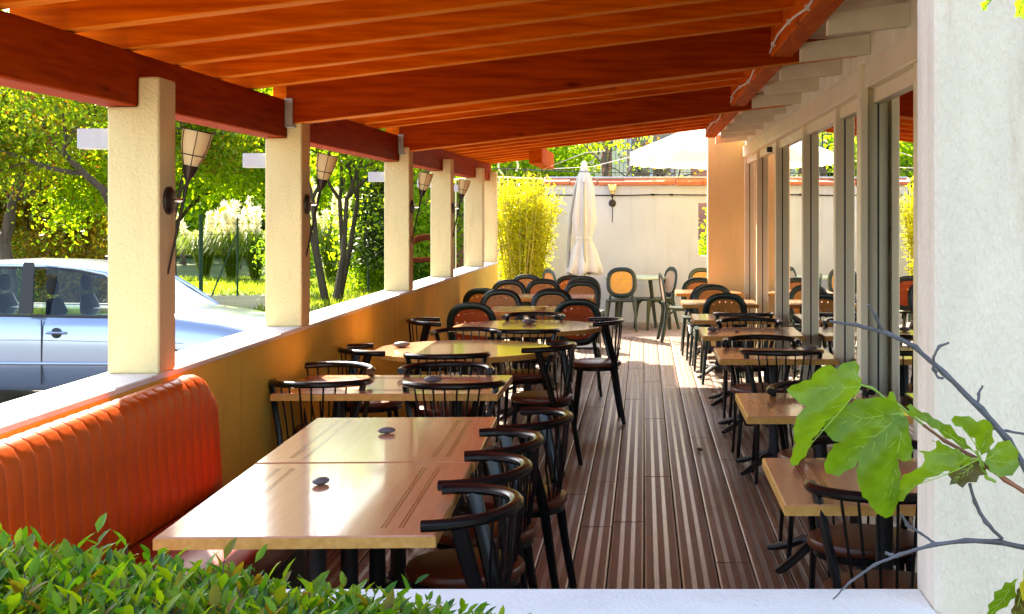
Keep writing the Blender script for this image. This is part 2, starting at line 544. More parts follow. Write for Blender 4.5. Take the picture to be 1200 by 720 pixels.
def leaves_mesh(name, P, m, size, aspect=0.5, up=0.35, rng=None, fold=0.25, dirs=None, var=0.35):
    """one folded four-corner leaf per point"""
    n = len(P)
    d = rng.normal(size=(n, 3))
    if dirs is not None:
        d = d * 0.6 + dirs
    d[:, 2] += up
    d /= np.linalg.norm(d, axis=1)[:, None] + 1e-9
    r = rng.normal(size=(n, 3))
    s = np.cross(d, r)
    s /= np.linalg.norm(s, axis=1)[:, None] + 1e-9
    nn = np.cross(s, d)
    L = size * (1 + var * rng.normal(size=(n, 1))).clip(0.4, 1.9)
    W = L * aspect * 0.5
    a = P
    tip = P + d * L
    mid = P + d * L * 0.45
    l = mid + s * W + nn * W * fold
    rgt = mid - s * W + nn * W * fold
    V = np.stack([a, l, tip, rgt], axis=1).reshape(-1, 3)
    i = np.arange(n)[:, None] * 4
    F = np.concatenate([i + np.array([[0, 1, 2]]), i + np.array([[0, 2, 3]])], axis=0)
    return raw_mesh(name, V, F, m)

# ------------------------------------------------------------------ key dimensions
PX_IN, PX_OUT = -1.90, -2.12          # inner and outer face of the side wall
PZ = 1.02                             # its height
GX = 1.25                             # glass plane of the restaurant
GZ = -0.30                            # ground outside
slope = 0.122
def roof_z(x):                        # underside of the common rafters
    return 2.285 + slope * (x + 1.99)

# ------------------------------------------------------------------ ground
g = MB().box(-220, 220, -40, 400, GZ - 0.5, GZ).build('ground', SOIL); tag(g, kind='structure')
g = MB().box(-40, PX_OUT, -8, 23.5, GZ - 0.2, GZ + 0.004).build('parking_lot', ASPH); tag(g, kind='structure')
g = MB().prism([(-12.5, 26.2), (-7.6, 26.2), (-8.2, 31.0), (-12.6, 30.0)], 'Z', GZ - 0.1, GZ + 0.03).build('path', PATHM); tag(g, kind='structure')
g = MB().prism([(-20, 23.6), (-2.4, 23.6), (-2.4, 60), (-30, 60)], 'Z', GZ - 0.1, GZ + 0.004).build('lawn', LAWN); tag(g, kind='structure')
g = MB().box(-3.0, 6.0, 17.56, 19.95, -0.25, -0.004).build('patio_floor', TERRA); tag(g, kind='structure')
g = MB().box(-20, -2.4, 23.35, 23.55, GZ - 0.1, GZ + 0.12, 0.01).build('kerb', COPING); tag(g, kind='structure')
g = MB().box(-2.1, 1.4, 3.1, 17.56, -0.3, -0.045).build('deck_base', DECKE); tag(g, kind='structure')

# ------------------------------------------------------------------ deck of grooved boards
deck = tag(link('deck', None), kind='structure')
def board_mesh(w, L):
    # x profile: flat slats with two grooves in a painted reflection tone, thin pale arrises at the joints
    h = w / 2
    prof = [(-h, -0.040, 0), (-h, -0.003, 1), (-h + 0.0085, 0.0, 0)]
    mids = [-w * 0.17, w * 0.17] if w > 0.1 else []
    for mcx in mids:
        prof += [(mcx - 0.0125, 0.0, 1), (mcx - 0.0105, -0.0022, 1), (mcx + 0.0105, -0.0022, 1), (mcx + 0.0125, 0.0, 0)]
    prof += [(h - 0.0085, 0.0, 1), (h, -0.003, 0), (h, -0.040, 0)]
    vs = [(p[0], 0, p[1]) for p in prof] + [(p[0], L, p[1]) for p in prof]
    n = len(prof)
    mb = MB()
    mb.v = vs
    for i in range(n - 1):
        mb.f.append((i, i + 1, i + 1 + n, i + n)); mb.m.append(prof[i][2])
    mb.f.append(tuple(range(n))); mb.m.append(0)
    mb.f.append(tuple(range(n, 2 * n))[::-1]); mb.m.append(0)
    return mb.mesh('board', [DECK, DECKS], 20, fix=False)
rng = random.Random(4)
PITCH, BL = 0.168, 1.16
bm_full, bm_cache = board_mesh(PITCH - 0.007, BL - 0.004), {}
for k in range(-12, 8):
    xl, xr = k * PITCH, (k + 1) * PITCH
    xl2, xr2 = max(xl, PX_IN + 0.004), min(xr, GX - 0.07)
    if xr2 - xl2 < 0.03:
        continue
    w = xr2 - xl2 - 0.007
    full = abs(w - (PITCH - 0.007)) < 1e-4
    y = 3.12 - rng.random() * BL * 0.9
    while y < 17.55:
        y0, y1 = max(y, 3.12), min(y + BL, 17.555)
        if y1 - y0 > 0.05:
            Lr = round(y1 - y0 - 0.004, 3)
            if full and abs(Lr - (BL - 0.004)) < 2e-3:
                me = bm_full
            else:
                key = (round(w, 3), Lr)
                if key not in bm_cache:
                    bm_cache[key] = board_mesh(w, Lr)
                me = bm_cache[key]
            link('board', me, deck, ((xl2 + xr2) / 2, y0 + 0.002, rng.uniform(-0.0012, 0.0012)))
        y += BL

# ------------------------------------------------------------------ low side wall and front wall
wl = thing('side_wall', 'long low ochre wall with white sunlit top along the tables', 'wall')
MB().box(PX_OUT, PX_IN, 3.1, 17.1, -0.3, PZ - 0.025).build('wall_body', OCHRE, wl)
MB().box(PX_OUT - 0.012, PX_IN + 0.0025, 2.86, 17.1025, PZ - 0.025, PZ, 0.004).build('coping', COPING, wl)
fw = thing('front_wall', 'low white wall with flat ledge behind the hedge', 'wall')
MB().box(PX_OUT, 0.652, 2.86, 3.10, -0.3, 0.735).build('wall_body', LEDGE, fw)
MB().box(PX_OUT + 0.012, 0.652, 2.835, 3.115, 0.735, 0.762, 0.005).build('coping', LEDGE, fw)

# ------------------------------------------------------------------ pillars
PIL = [(5.16, 'nearest square cream pillar beside the car'), (7.31, 'cream pillar between the pampas grass and the multi-stemmed tree'),
       (10.66, 'cream pillar just beyond the multi-stemmed tree'), (12.97, 'cream pillar fourth along the low wall'),
       (15.50, 'cream pillar fifth along the low wall'), (16.90, 'last cream pillar, at the wall end beside the bamboo')]
for y, lab in PIL:
    p = thing('pillar', lab, 'pillar', (0, 0, 0), 0, 'cream pillars on the low wall')
    xo = PX_OUT + 0.015
    sh = MB().prism([(xo, PZ), (PX_IN, PZ), (PX_IN, 2.185), (-1.985, 2.185), (-1.985, 2.068), (xo, 2.068)], 'Y', y, y + 0.185).build('shaft', CREAM, p)
    bv = sh.modifiers.new('soft_edges', 'BEVEL'); bv.width = 0.009; bv.segments = 2
    if y < 16.5:
        MB().box(PX_OUT - 0.125, PX_OUT + 0.015, y + 0.05, y + 0.13, 1.905, 1.985, 0.004).build('lintel_stub', FARW, p)

# ------------------------------------------------------------------ timber roof
rf = thing('terrace_roof', 'orange stained timber roof of rafters and beams over the terrace', 'roof')
MB().box(-2.13, -1.99, 3.38, 17.15, 2.07, 2.28, 0.006).build('eave_beam', WOODB, rf)
RX0, RX1 = -2.20, 0.70
th = math.atan(slope)
def rafter_mesh(x0, x1, d, w, drop, name):
    zb0, zb1 = roof_z(x0) - drop, roof_z(x1) - drop
    mb = MB()
    c = 0.0045
    sec = [(-w / 2, d), (-w / 2, c), (-w / 2 + c, 0.0), (w / 2 - c, 0.0), (w / 2, c), (w / 2, d)]
    vs = [(x0, y_, zb0 + z_) for y_, z_ in sec] + [(x1, y_, zb1 + z_) for y_, z_ in sec]
    for i in range(6):
        j = (i + 1) % 6
        mb.f.append((i, j, j + 6, i + 6)); mb.m.append(1 if i in (1, 2, 3) else 0)   # arrises and soffit coloured paler, as if catching light from below
    mb.v = vs
    mb.f.append(tuple(range(6))); mb.m.append(0)
    mb.f.append(tuple(range(6, 12))[::-1]); mb.m.append(0)
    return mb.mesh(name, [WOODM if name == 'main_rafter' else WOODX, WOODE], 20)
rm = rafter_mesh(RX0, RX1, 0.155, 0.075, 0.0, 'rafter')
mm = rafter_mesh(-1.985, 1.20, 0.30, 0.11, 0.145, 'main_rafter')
MAINS = [7.36, 10.72]
ry = [3.48, 4.07, 4.6, 5.12, 5.65, 6.2, 6.72, 7.84, 8.36, 8.88, 9.4, 9.9, 11.25, 11.8, 12.35, 12.9, 13.45, 14.0, 14.55, 15.06]
for y in ry:
    link('rafter', rm, rf, (0, y, 0))
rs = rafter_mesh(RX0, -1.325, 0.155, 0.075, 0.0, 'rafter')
for y in (15.6, 16.15, 16.65, 17.05):
    link('rafter', rs, rf, (0, y, 0))
for y in MAINS:
    link('main_rafter', mm, rf, (0, y, 0))
    b = MB(); b.box(-1.99, -1.945, -0.075, -0.056, roof_z(-1.97) - 0.16, roof_z(-1.97) + 0.0, 0.003)
    b.box(-1.985, -1.93, -0.075, -0.05, roof_z(-1.97) - 0.165, roof_z(-1.97) - 0.15, 0.003)
    o = b.build('bracket', GALV, rf); o.location = (0, y, 0)
    b = MB(); b.box(1.13, 1.215, -0.068, -0.056, roof_z(1.18) - 0.15, roof_z(1.18) - 0.03, 0.003)
    o = b.build('bracket', GALV, rf); o.location = (0, y, 0)
# purlin in bays between the main rafters
for y0, y1 in ((3.38, 7.30), (7.42, 10.66), (10.78, 15.10)):
    zb = roof_z(0.70) - 0.10
    MB().box(0.702, 0.82, y0, y1, zb, zb + 0.26, 0.006).build('purlin', WOODY, rf)
def cover(name, x0, x1, y0, y1, off, t, m):
    return MB().prism([(x0, roof_z(x0) + off), (x1, roof_z(x1) + off), (x1, roof_z(x1) + off + t), (x0, roof_z(x0) + off + t)], 'Y', y0, y1).build(name, m, rf)
nb = 24
for i in range(nb):
    xa = RX0 + (0.70 - RX0) * i / nb
    xb = RX0 + (0.70 - RX0) * (i + 1) / nb
    cover('ceiling_board', xa + 0.002, xb - 0.002, 3.38, 17.10 if xb < -1.10 else 15.10, 0.156, 0.018, WOODY)
cover('roof_cover', -1.118, 0.84, 3.36, 15.13, 0.176, 0.05, TILE)
cover('roof_cover', RX0 - 0.02, -1.12, 3.36, 17.13, 0.176, 0.05, TILE)
# rounded tile ends along the stepped edge
for i in range(10):
    yy = 15.22 + i * 0.2
    o = MB().tube([(-1.10, 0, roof_z(-1.1) + 0.20), (-1.0, 0, roof_z(-1.0) + 0.20)], 0.085, 10, flat=(0.45, 1.0)).build('roof_tile', TILE, rf)
    o.location = (0, yy, 0)
MB().box(-1.322, -1.17, 15.11, 17.10, 2.22, 2.42, 0.006).build('trimmer_beam', WOODY, rf)

# cable clipped to the purlin
cb = MB()
for (y0, y1) in ((4.4, 7.30), (7.42, 10.66), (10.78, 15.0)):
    zb = roof_z(0.70) - 0.10
    pts = []
    for i in range(13):
        t = i / 12
        pts.append((0.694 + 0.004 * math.sin(i * 1.7), y0 + (y1 - y0) * t, zb + 0.012 + 0.05 * abs(math.sin(t * 4.6 + y0)) ** 1.5))
    cb.tube(pts, 0.006, 6)
    for i in (2, 5, 8, 11):
        x, y, z = pts[i]
        cb.box(x - 0.012, x + 0.012, y - 0.015, y + 0.015, z - 0.012, z + 0.012, 0.002)
cb.build('festoon_cable', WCABLE, rf)

# ------------------------------------------------------------------ restaurant building on the right
bd = thing('restaurant_building', 'restaurant with white front wall, cream framed glass doors and white joists', 'building')
MB().box(0.652, 6.0, 2.95, 3.15, -0.3, 3.0, 0.01).build('front_wall', WHITEW, bd)
MB().box(0.76, 1.60, 15.70, 15.90, -0.3, 2.56, 0.008).build('end_wall', ENDW, bd)
MB().box(1.602, 6.0, 15.70, 15.90, -0.3, 3.0).build('rear_wall', OCHRE, bd)
MB().box(5.8, 6.0, 3.15, 15.70, -0.3, 3.0).build('side_wall', INTER, bd)
MB().box(1.25, 5.8, 3.15, 15.70, -0.05, -0.01).build('interior_floor', TERRA, bd)
MB().box(0.845, 6.1, 3.15, 15.69, 2.72, 2.9).build('roof_slab', JOIST, bd)
MB().box(1.17, 1.33, 3.16, 15.69, 2.31, 2.44, 0.006).build('door_header', FRAME, bd)
MB().box(1.20, 1.36, 3.16, 15.69, 2.44, 2.715).build('wall_above_doors', JOIST, bd)
MB().box(1.16, 1.33, 3.16, 15.69, -0.04, 0.05, 0.006).build('door_sill', FRAME, bd)
POSTS = [3.25, 4.45, 5.75, 7.03, 8.20, 9.87, 11.90, 13.90, 15.60]
for i, y in enumerate(POSTS):
    d = 0.062 if i != 3 else 0.105
    MB().box(GX - d, GX + 0.06, y, y + 0.065, 0.05, 2.31, 0.005).build('door_post', FRAME, bd)
    if i == 3:
        MB().box(GX - 0.105, GX - 0.06, y - 0.05, y - 0.001, 0.05, 2.44, 0.005).build('door_post', FRAME, bd)
    MB().box(GX - 0.005, GX + 0.005, y - 0.007, y - 0.0005, 0.05, 2.31).build('gasket', CARB, bd)
    if i + 1 < len(POSTS):
        y2 = POSTS[i + 1]
        pn = MB().add([(GX, y + 0.065, 0.05), (GX, y2, 0.05), (GX, y2, 2.31), (GX, y + 0.065, 2.31)], [(0, 1, 2, 3)]).build('pane', GLASS, bd, fix=False)
        MB().box(GX - 0.03, GX + 0.03, y + 0.066, y2 - 0.008, 2.235, 2.309, 0.003).build('top_rail', FRAME, bd)
        MB().box(GX - 0.03, GX + 0.03, y + 0.066, y2 - 0.008, 0.051, 0.14, 0.003).build('bottom_rail', FRAME, bd)
jm = MB().prism([(0.83, 2.455), (1.198, 2.495), (1.198, 2.60), (0.83, 2.55)], 'Y', -0.035, 0.035).mesh('joist', JOIST)
y = 3.9
while y < 15.5:
    if all(abs(y - a) > 0.14 for a in MAINS):
        link('joist', jm, bd, (0, y, 0))
    y += 1.035
MB().box(0.846, 1.198, 3.16, 15.69, 2.615, 2.715).build('soffit', JOIST, bd)
MB().box(1.15, 1.20, 12.3, 12.36, 2.22, 2.27, 0.004).build('door_closer', IRON, bd)

# ------------------------------------------------------------------ far wall with tiled coping and opening
fwl = thing('garden_wall', 'pale rendered wall with terracotta tile coping closing the patio', 'wall')
mb = MB()
FY0, FY1, FZ = 19.95, 20.15, 2.07
mb.box(-1.50, 0.82, FY0, FY1, -0.3, FZ); mb.box(1.5, 7.0, FY0, FY1, -0.3, FZ)
mb.box(0.82, 1.5, FY0, FY1, -0.3, 1.0); mb.box(0.82, 1.5, FY0, FY1, 1.80, FZ)
mb.build('wall_body', FARW, fwl)
tm = MB().prism([(FY0 - 0.06, FZ + 0.002), (FY0 - 0.06, FZ + 0.05), ((FY0 + FY1) / 2, FZ + 0.12), (FY1 + 0.06, FZ + 0.05), (FY1 + 0.06, FZ + 0.002)], 'X', 0.0, 0.395).mesh('coping_tile', TILE)
rng = random.Random(8)
for i in range(21):
    o = link('coping_tile', tm, fwl, (-1.50 + i * 0.4, rng.uniform(-0.008, 0.008), rng.uniform(0, 0.006)))
    o.rotation_euler = (0, rng.uniform(-0.012, 0.012), 0)
ridge = MB().box(-1.50, 7.0, FY0 + 0.04, FY1 - 0.04, FZ + 0.105, FZ + 0.135, 0.01).build('mortar_ridge', FARW, fwl)

# cables across the patio
cab = MB()
pts = [(-1.55 + i * 0.28, 19.93, 1.915 + 0.008 * math.sin(i * 0.9) + (0.02 * math.exp(-((i - 6) / 1.5) ** 2))) for i in range(14)]
cab.tube(pts, 0.009, 6)
for i in (6, 7, 11):
    x, yy, z = pts[i]
    cab.box(x - 0.03, x + 0.03, yy - 0.012, yy + 0.01, z - 0.014, z + 0.014, 0.002)
tag(cab.build('wall_cable', BLACK), 'dark cable strung along the pale far wall', 'cable')
cab = MB(); cab.tube([(-2.0, 17.3, 2.24), (-1.0, 18.2, 2.225), (0.2, 19.4, 2.235), (1.2, 20.6, 2.30)], 0.006, 6)
tag(cab.build('overhead_cable', BLACK), 'dark overhead wire crossing above the tiled wall', 'cable')
cab = MB(); cab.tube([(-1.24, 16.27, 2.16), (-1.25, 16.4, 2.20), (-0.75, 16.6, 2.41), (-0.5, 16.9, 2.45)], 0.005, 6)
cab.tube([(-1.22, 17.0, 2.22), (-0.7, 17.6, 2.27), (-0.17, 18.2, 2.43)], 0.005, 6)
tag(cab.build('guy_wire', WCABLE), 'thin white wires slanting from roof end to open parasol', 'wire')

# scrolled ironwork above the wall by the bamboo
sc_o = thing('iron_gate', 'cream wrought iron gate with scrolls rising behind the bamboo', 'gate', (-2.02, 20.05, 2.15))
def ring_pts(cx, cz, r, a0, a1, n=20):
    return [(cx + r * math.cos(a0 + (a1 - a0) * i / n), 0, cz + r * math.sin(a0 + (a1 - a0) * i / n)) for i in range(n + 1)]
MB().tube(ring_pts(-0.05, 0.22, 0.15, -0.6, 4.2), 0.014, 6).build('scroll', CREAMI, sc_o)
MB().tube(ring_pts(-0.62, 0.20, 0.13, -1.0, 4.0), 0.014, 6).build('scroll', CREAMI, sc_o)
MB().tube([(-1.0, 0, 0.0), (-0.3, 0, 0.05), (0.48, 0, 0.02)], 0.014, 6).build('top_bar', CREAMI, sc_o)
MB().tube([(-1.0, 0, -1.9), (0.48, 0, -1.9)], 0.014, 6).build('bottom_bar', CREAMI, sc_o)
for k in range(12):
    MB().tube([(-0.98 + k * 0.132, 0, -2.0), (-0.98 + k * 0.132, 0, 0.03)], 0.009, 6).build('upright', CREAMI, sc_o)

# ------------------------------------------------------------------ house beyond the wall
hs = thing('brick_house', 'pink brick house with dark windows and pale shutters beyond the tiled wall', 'house')
HY = 27.0
mb = MB()
wins = [(-2.6, -1.2), (-0.32, 0.62), (2.0, 3.0)]
xs = [-4.5] + [v for w in wins for v in w] + [7.5]
for i in range(0, len(xs), 2):
    mb.box(xs[i], xs[i + 1], HY, HY + 0.25, -0.3, 4.6)
for a, b in wins:
    mb.box(a, b, HY, HY + 0.25, -0.3, 2.28); mb.box(a, b, HY, HY + 0.25, 3.35, 4.6)
mb.build('wall', BRICK, hs)
MB().prism([(HY - 0.5, 4.6), (HY + 3.0, 6.3), (HY + 6.5, 4.6)], 'X', -4.9, 7.9).build('roof', TILE, hs)
MB().box(-4.5, 7.5, HY + 0.26, HY + 6.0, -0.3, 4.58).build('house_body', BRICK, hs)
for a, b in wins:
    f = MB()
    f.box(a, a + 0.06, HY + 0.06, HY + 0.12, 2.28, 3.35); f.box(b - 0.06, b, HY + 0.06, HY + 0.12, 2.28, 3.35)
    f.box((a + b) / 2 - 0.03, (a + b) / 2 + 0.03, HY + 0.06, HY + 0.12, 2.28, 3.35)
    w = f.build('window', FARW, hs)
    MB().box(a + 0.06, b - 0.06, HY + 0.10, HY + 0.115, 2.28, 3.35).build('pane', WGLASS, w)
    MB().box(a - 0.1, b + 0.1, HY - 0.08, HY + 0.05, 2.20, 2.277, 0.005).build('sill', FARW, w)
    for sx in (a - 0.34, b + 0.02):
        s = MB()
        for k in range(4):
            s.box(sx + k * 0.08, sx + k * 0.08 + 0.074, HY - 0.05, HY - 0.012, 2.28, 3.38, 0.004)
        s.build('shutter', PALEW, hs)
MB().box(-2.9, -1.0, HY - 0.7, HY - 0.05, 2.98, 3.05).build('awning', BSLATE, hs)

# ------------------------------------------------------------------ parasols
pa = thing('closed_parasol', 'folded cream parasol tied with a strap standing before the far wall', 'parasol', (-0.86, 18.9, 0))
mb = MB()
n = 48
prof = [(0.03, 2.30), (0.075, 2.20), (0.12, 2.02), (0.135, 1.80), (0.15, 1.55), (0.11, 1.30), (0.105, 1.27), (0.15, 1.12), (0.20, 0.92), (0.23, 0.80), (0.20, 0.78)]
vs, fs = [], []
for j, (r, z) in enumerate(prof):
    for k in range(n):
        a = 2 * math.pi * k / n
        amp = 0.22 if j not in (0, 5, 6) else 0.06
        rr = r * (1 + amp * math.cos(8 * a + 0.4 * math.sin(z * 3)))
        vs.append((rr * math.cos(a), rr * math.sin(a) * 0.8, z + (0.03 * math.sin(4 * a) if j > 8 else 0)))
for j in range(len(prof) - 1):
    for k in range(n):
        a, b = j * n + k, j * n + (k + 1) % n
        fs.append((a, b, b + n, a + n))
mb.add(vs, fs)
mb.build('canopy', CANVAS, pa, 60)
MB().lathe([(0.0, 2.40), (0.03, 2.39), (0.045, 2.34), (0.05, 2.27), (0.03, 2.25)], 12).build('finial', CANVAS, pa)
MB().lathe([(0.112, 1.265), (0.118, 1.27), (0.118, 1.30), (0.112, 1.305)], 24, sy=0.82).build('strap', CANVAS, pa)
MB().tube([(0.02, -0.16, 0.3), (0.02, -0.155, 0.8), (0.0, -0.16, 1.4), (0.0, -0.10, 2.1)], 0.017, 8).build('runner_pole', GREYM, pa)
MB().tube([(-0.10, 0.0, 0.0), (-0.22, 0, 0.6), (-0.225, 0, 1.1), (-0.19, 0, 1.6), (-0.12, 0, 2.0), (-0.03, 0, 2.28)], 0.026, 10).build('curved_arm', GREYM, pa)
MB().lathe([(0.30, 0.0), (0.30, 0.05), (0.10, 0.09), (0.05, 0.10)], 20).build('base', IRON, pa)

po = thing('open_parasol', 'open white parasol with valance beside the ochre end wall', 'parasol', (1.40, 19.05, 0), R(10))
ns, RR = 8, 1.62
rim_z, top_z = 2.52, 3.25
vs, fs = [(0, 0, top_z)], []
for ring, (fr, zz) in enumerate(((0.35, 0.62), (0.7, 0.27), (1.0, 0.0))):
    for k in range(ns * 2):
        a = 2 * math.pi * k / (ns * 2)
        r = RR * fr * (1.0 if k % 2 == 0 else 0.95)
        vs.append((r * math.cos(a), r * math.sin(a), rim_z + (top_z - rim_z) * zz - (0.03 * fr if k % 2 else 0)))
m2 = ns * 2
for k in range(m2):
    fs.append((0, 1 + k, 1 + (k + 1) % m2))
    for q in (0, 1):
        a, b = 1 + q * m2 + k, 1 + q * m2 + (k + 1) % m2
        fs.append((a, a + m2, b + m2, b))
MB().add(vs, fs).build('canopy', WCANVAS, po, 8)
vs, fs = [], []
for k in range(m2 * 3):
    a = 2 * math.pi * k / (m2 * 3)
    fr = (k % 6) / 6.0
    f = 1.0 - 0.05 * (1 - abs(2 * fr - 1))
    vs += [(RR * f * math.cos(a), RR * f * math.sin(a), rim_z - 0.03 * (1 - abs(2 * fr - 1))), (RR * f * 1.005 * math.cos(a), RR * f * 1.005 * math.sin(a), rim_z - 0.17 - 0.02 * (k % 2))]
N = m2 * 3
for k in range(N):
    j = (k + 1) % N
    fs.append((2 * k, 2 * k + 1, 2 * j + 1, 2 * j))
MB().add(vs, fs).build('valance', WCANVAS, po)
MB().tube([(0, 0, 0.05), (0, 0, top_z)], 0.024, 10).build('pole', GREYM, po)
for k in range(ns):
    a = 2 * math.pi * k / ns
    MB().tube([(0, 0, top_z - 0.03), (RR * 0.98 * math.cos(a), RR * 0.98 * math.sin(a), rim_z - 0.012)], 0.009, 5).build('rib', GREYM, po)
MB().lathe([(0.30, 0.0), (0.30, 0.05), (0.05, 0.10)], 20).build('base', IRON, po)

# ------------------------------------------------------------------ torch wall lamps
def make_sconce():
    s = thing('wall_torch_lamp', 'x', 'wall lamp')
    MB().tube([(0.001, 0, 0), (0.012, 0, 0), (0.022, 0, 0)], [0.056, 0.056, 0.040], 24, up=(0, 0, 1)).build('back_plate', BRONZE, s)
    MB().tube([(0.02, 0, 0), (0.062, 0, 0)], 0.008, 8).build('arm', CHROME, s)
    d = Vector((0.125, 0, 0.59)).normalized()
    M = d.to_track_quat('Z', 'Y').to_matrix()
    c = Vector((0.062, 0, 0))
    MB().tube([c - d * 0.30, c, c + d * 0.10], [0.004, 0.0075, 0.0085], 8).build('rod', BRONZE, s)
    hold = MB().lathe([(0.009, 0.085), (0.022, 0.105), (0.032, 0.142), (0.028, 0.143)], 16, c, M).build('holder', BRONZE, s)
    sp = [(0.030, 0.143), (0.043, 0.18), (0.053, 0.22), (0.0575, 0.255), (0.059, 0.285), (0.055, 0.285), (0.053, 0.26), (0.045, 0.20), (0.02, 0.15)]
    sh = MB().lathe(sp, 24, c, M).build('shade', SHADE, s)
    for k in range(6):
        a = 2 * math.pi * (k + 0.3) / 6
        pts = [c + M @ Vector(((r + 0.0015) * math.cos(a), (r + 0.0015) * math.sin(a), z)) for r, z in sp[:5]]
        MB().tube(pts, 0.0017, 5).build('rib', BRONZE, sh)
    for r, z in ((0.0455, 0.185), (0.0600, 0.284)):
        pts = [c + M @ Vector(((r + 0.0015) * math.cos(2 * math.pi * k / 24), (r + 0.0015) * math.sin(2 * math.pi * k / 24), z)) for k in range(25)]
        MB().tube(pts, 0.0022, 5, cap=False).build('ring', BRONZE, sh)
    return s
sc0 = make_sconce()
register(sc0)
spots = [((PX_IN + 0.001, 5.25, 1.70), 0, 'torch wall lamp on the nearest cream pillar'),
         ((PX_IN + 0.001, 7.40, 1.70), 0, 'torch wall lamp on the second cream pillar'),
         ((PX_IN + 0.001, 10.75, 1.70), 0, 'torch wall lamp on the third cream pillar'),
         ((PX_IN + 0.001, 13.06, 1.70), 0, 'torch wall lamp on the fourth cream pillar'),
         ((-0.48, FY0 - 0.001, 1.80), -90, 'torch wall lamp on the pale far wall')]
for i, (loc, a, lab) in enumerate(spots):
    s = sc0 if i == 0 else copy_tree(sc0)
    s.location = loc
    s.rotation_euler = (0, 0, R(a))
    tag(s, lab, 'wall lamp', 'torch wall lamps')

# ------------------------------------------------------------------ banquette
bq = thing('banquette', 'channelled orange vinyl banquette along the low wall', 'banquette')
cw, y0, ncb = 0.093, 2.98, 26
yend = y0 + ncb * cw
def end_drop(yy, z):                      # rounded upper corner at the far end
    d = yy - (yend - 0.13)
    if d <= 0:
        return z
    return z - (0.13 - math.sqrt(max(0.0, 0.13 ** 2 - (d * 0.9) ** 2))) * max(0.0, (z - 0.5) / 0.5)
def channel(ya):
    # rounded front profile swept over one padded channel
    prof = [(-1.885, 0.50), (-1.885, 0.93), (-1.872, 0.975), (-1.845, 1.000), (-1.81, 1.003), (-1.782, 0.988), (-1.763, 0.955), (-1.754, 0.90), (-1.748, 0.80), (-1.742, 0.68), (-1.738, 0.58), (-1.740, 0.52)]
    ts = [0, 0.03, 0.08, 0.2, 0.5, 0.8, 0.92, 0.97, 1.0]
    vs, fs = [], []
    for t in ts:
        pad = -0.0055 * abs(2 * t - 1) ** 9.0
        for i, (x, z) in enumerate(prof):
            nx, nz = (1, 0) if i > 6 else ((0, 1) if 2 <= i <= 4 else ((0.7, 0.7) if i > 4 else (0, 0)))
            zz = z + pad * nz
            vs.append((x + pad * nx, t * cw, end_drop(ya + t * cw, zz)))
    n = len(prof)
    K = len(ts) - 1
    for k in range(K):
        for i in range(n - 1):
            a = k * n + i
            fs.append((a, a + 1, a + 1 + n, a + n))
    fs.append(tuple(range(n))); fs.append(tuple(K * n + i for i in range(n))[::-1])
    return MB().add(vs, fs).mesh('back_channel', VINYL, 60)
chm = channel(y0)
for k in range(ncb):
    ya = y0 + k * cw
    link('back_channel', chm if k < ncb - 2 else channel(ya), bq, (0, ya, 0))
endm = MB()
pr = [(-1.889, 0.30), (-1.889, 0.94), (-1.872, 0.985), (-1.84, 1.006), (-1.80, 0.998), (-1.765, 0.96), (-1.752, 0.90), (-1.736, 0.58), (-1.736, 0.30)]
endm.prism([(x, min(z, end_drop(yend, z))) for x, z in pr], 'Y', yend + 0.001, yend + 0.02).build('end_panel', VINYL, bq, 50)
MB().box(-1.738, -1.26, y0, yend + 0.02, 0.40, 0.535, 0.03).build('seat', DVINYL, bq, 60)
MB().box(-1.88, -1.30, y0, yend + 0.0, 0.0, 0.398, 0.005).build('base', IRON, bq)

# ------------------------------------------------------------------ tables
def inlay_set(x0, x1, y0, y1, z, lines, parent, along='Y'):
    for a, b in lines:
        o = MB().box(a, b, y0, y1, z, z + 0.0006) if along == 'Y' else MB().box(x0, x1, a, b, z, z + 0.0006)
        o.build('inlay_strip', INLAY, parent)

def pedestal(t, cx=0.0, cy=0.0, h=0.715, reach=0.27, rot=45.0):
    MB().lathe([(0.045, 0.04), (0.05, 0.10), (0.034, 0.16), (0.030, 0.40), (0.030, h - 0.03), (0.06, h - 0.012), (0.16, h - 0.004), (0.16, h)], 16, (cx, cy, 0)).build('column', IRON, t)
    for k in range(4):
        a = R(rot + 90 * k)
        c, s = math.cos(a), math.sin(a)
        pts = [(cx + c * 0.02, cy + s * 0.02, 0.10), (cx + c * 0.10, cy + s * 0.10, 0.095), (cx + c * reach * 0.7, cy + s * reach * 0.7, 0.055), (cx + c * reach, cy + s * reach, 0.03), (cx + c * (reach + 0.04), cy + s * (reach + 0.04), 0.02)]
        MB().tube(pts, [0.03, 0.028, 0.024, 0.024, 0.016], 8, flat=(0.8, 1.0)).build('foot', IRON, t)

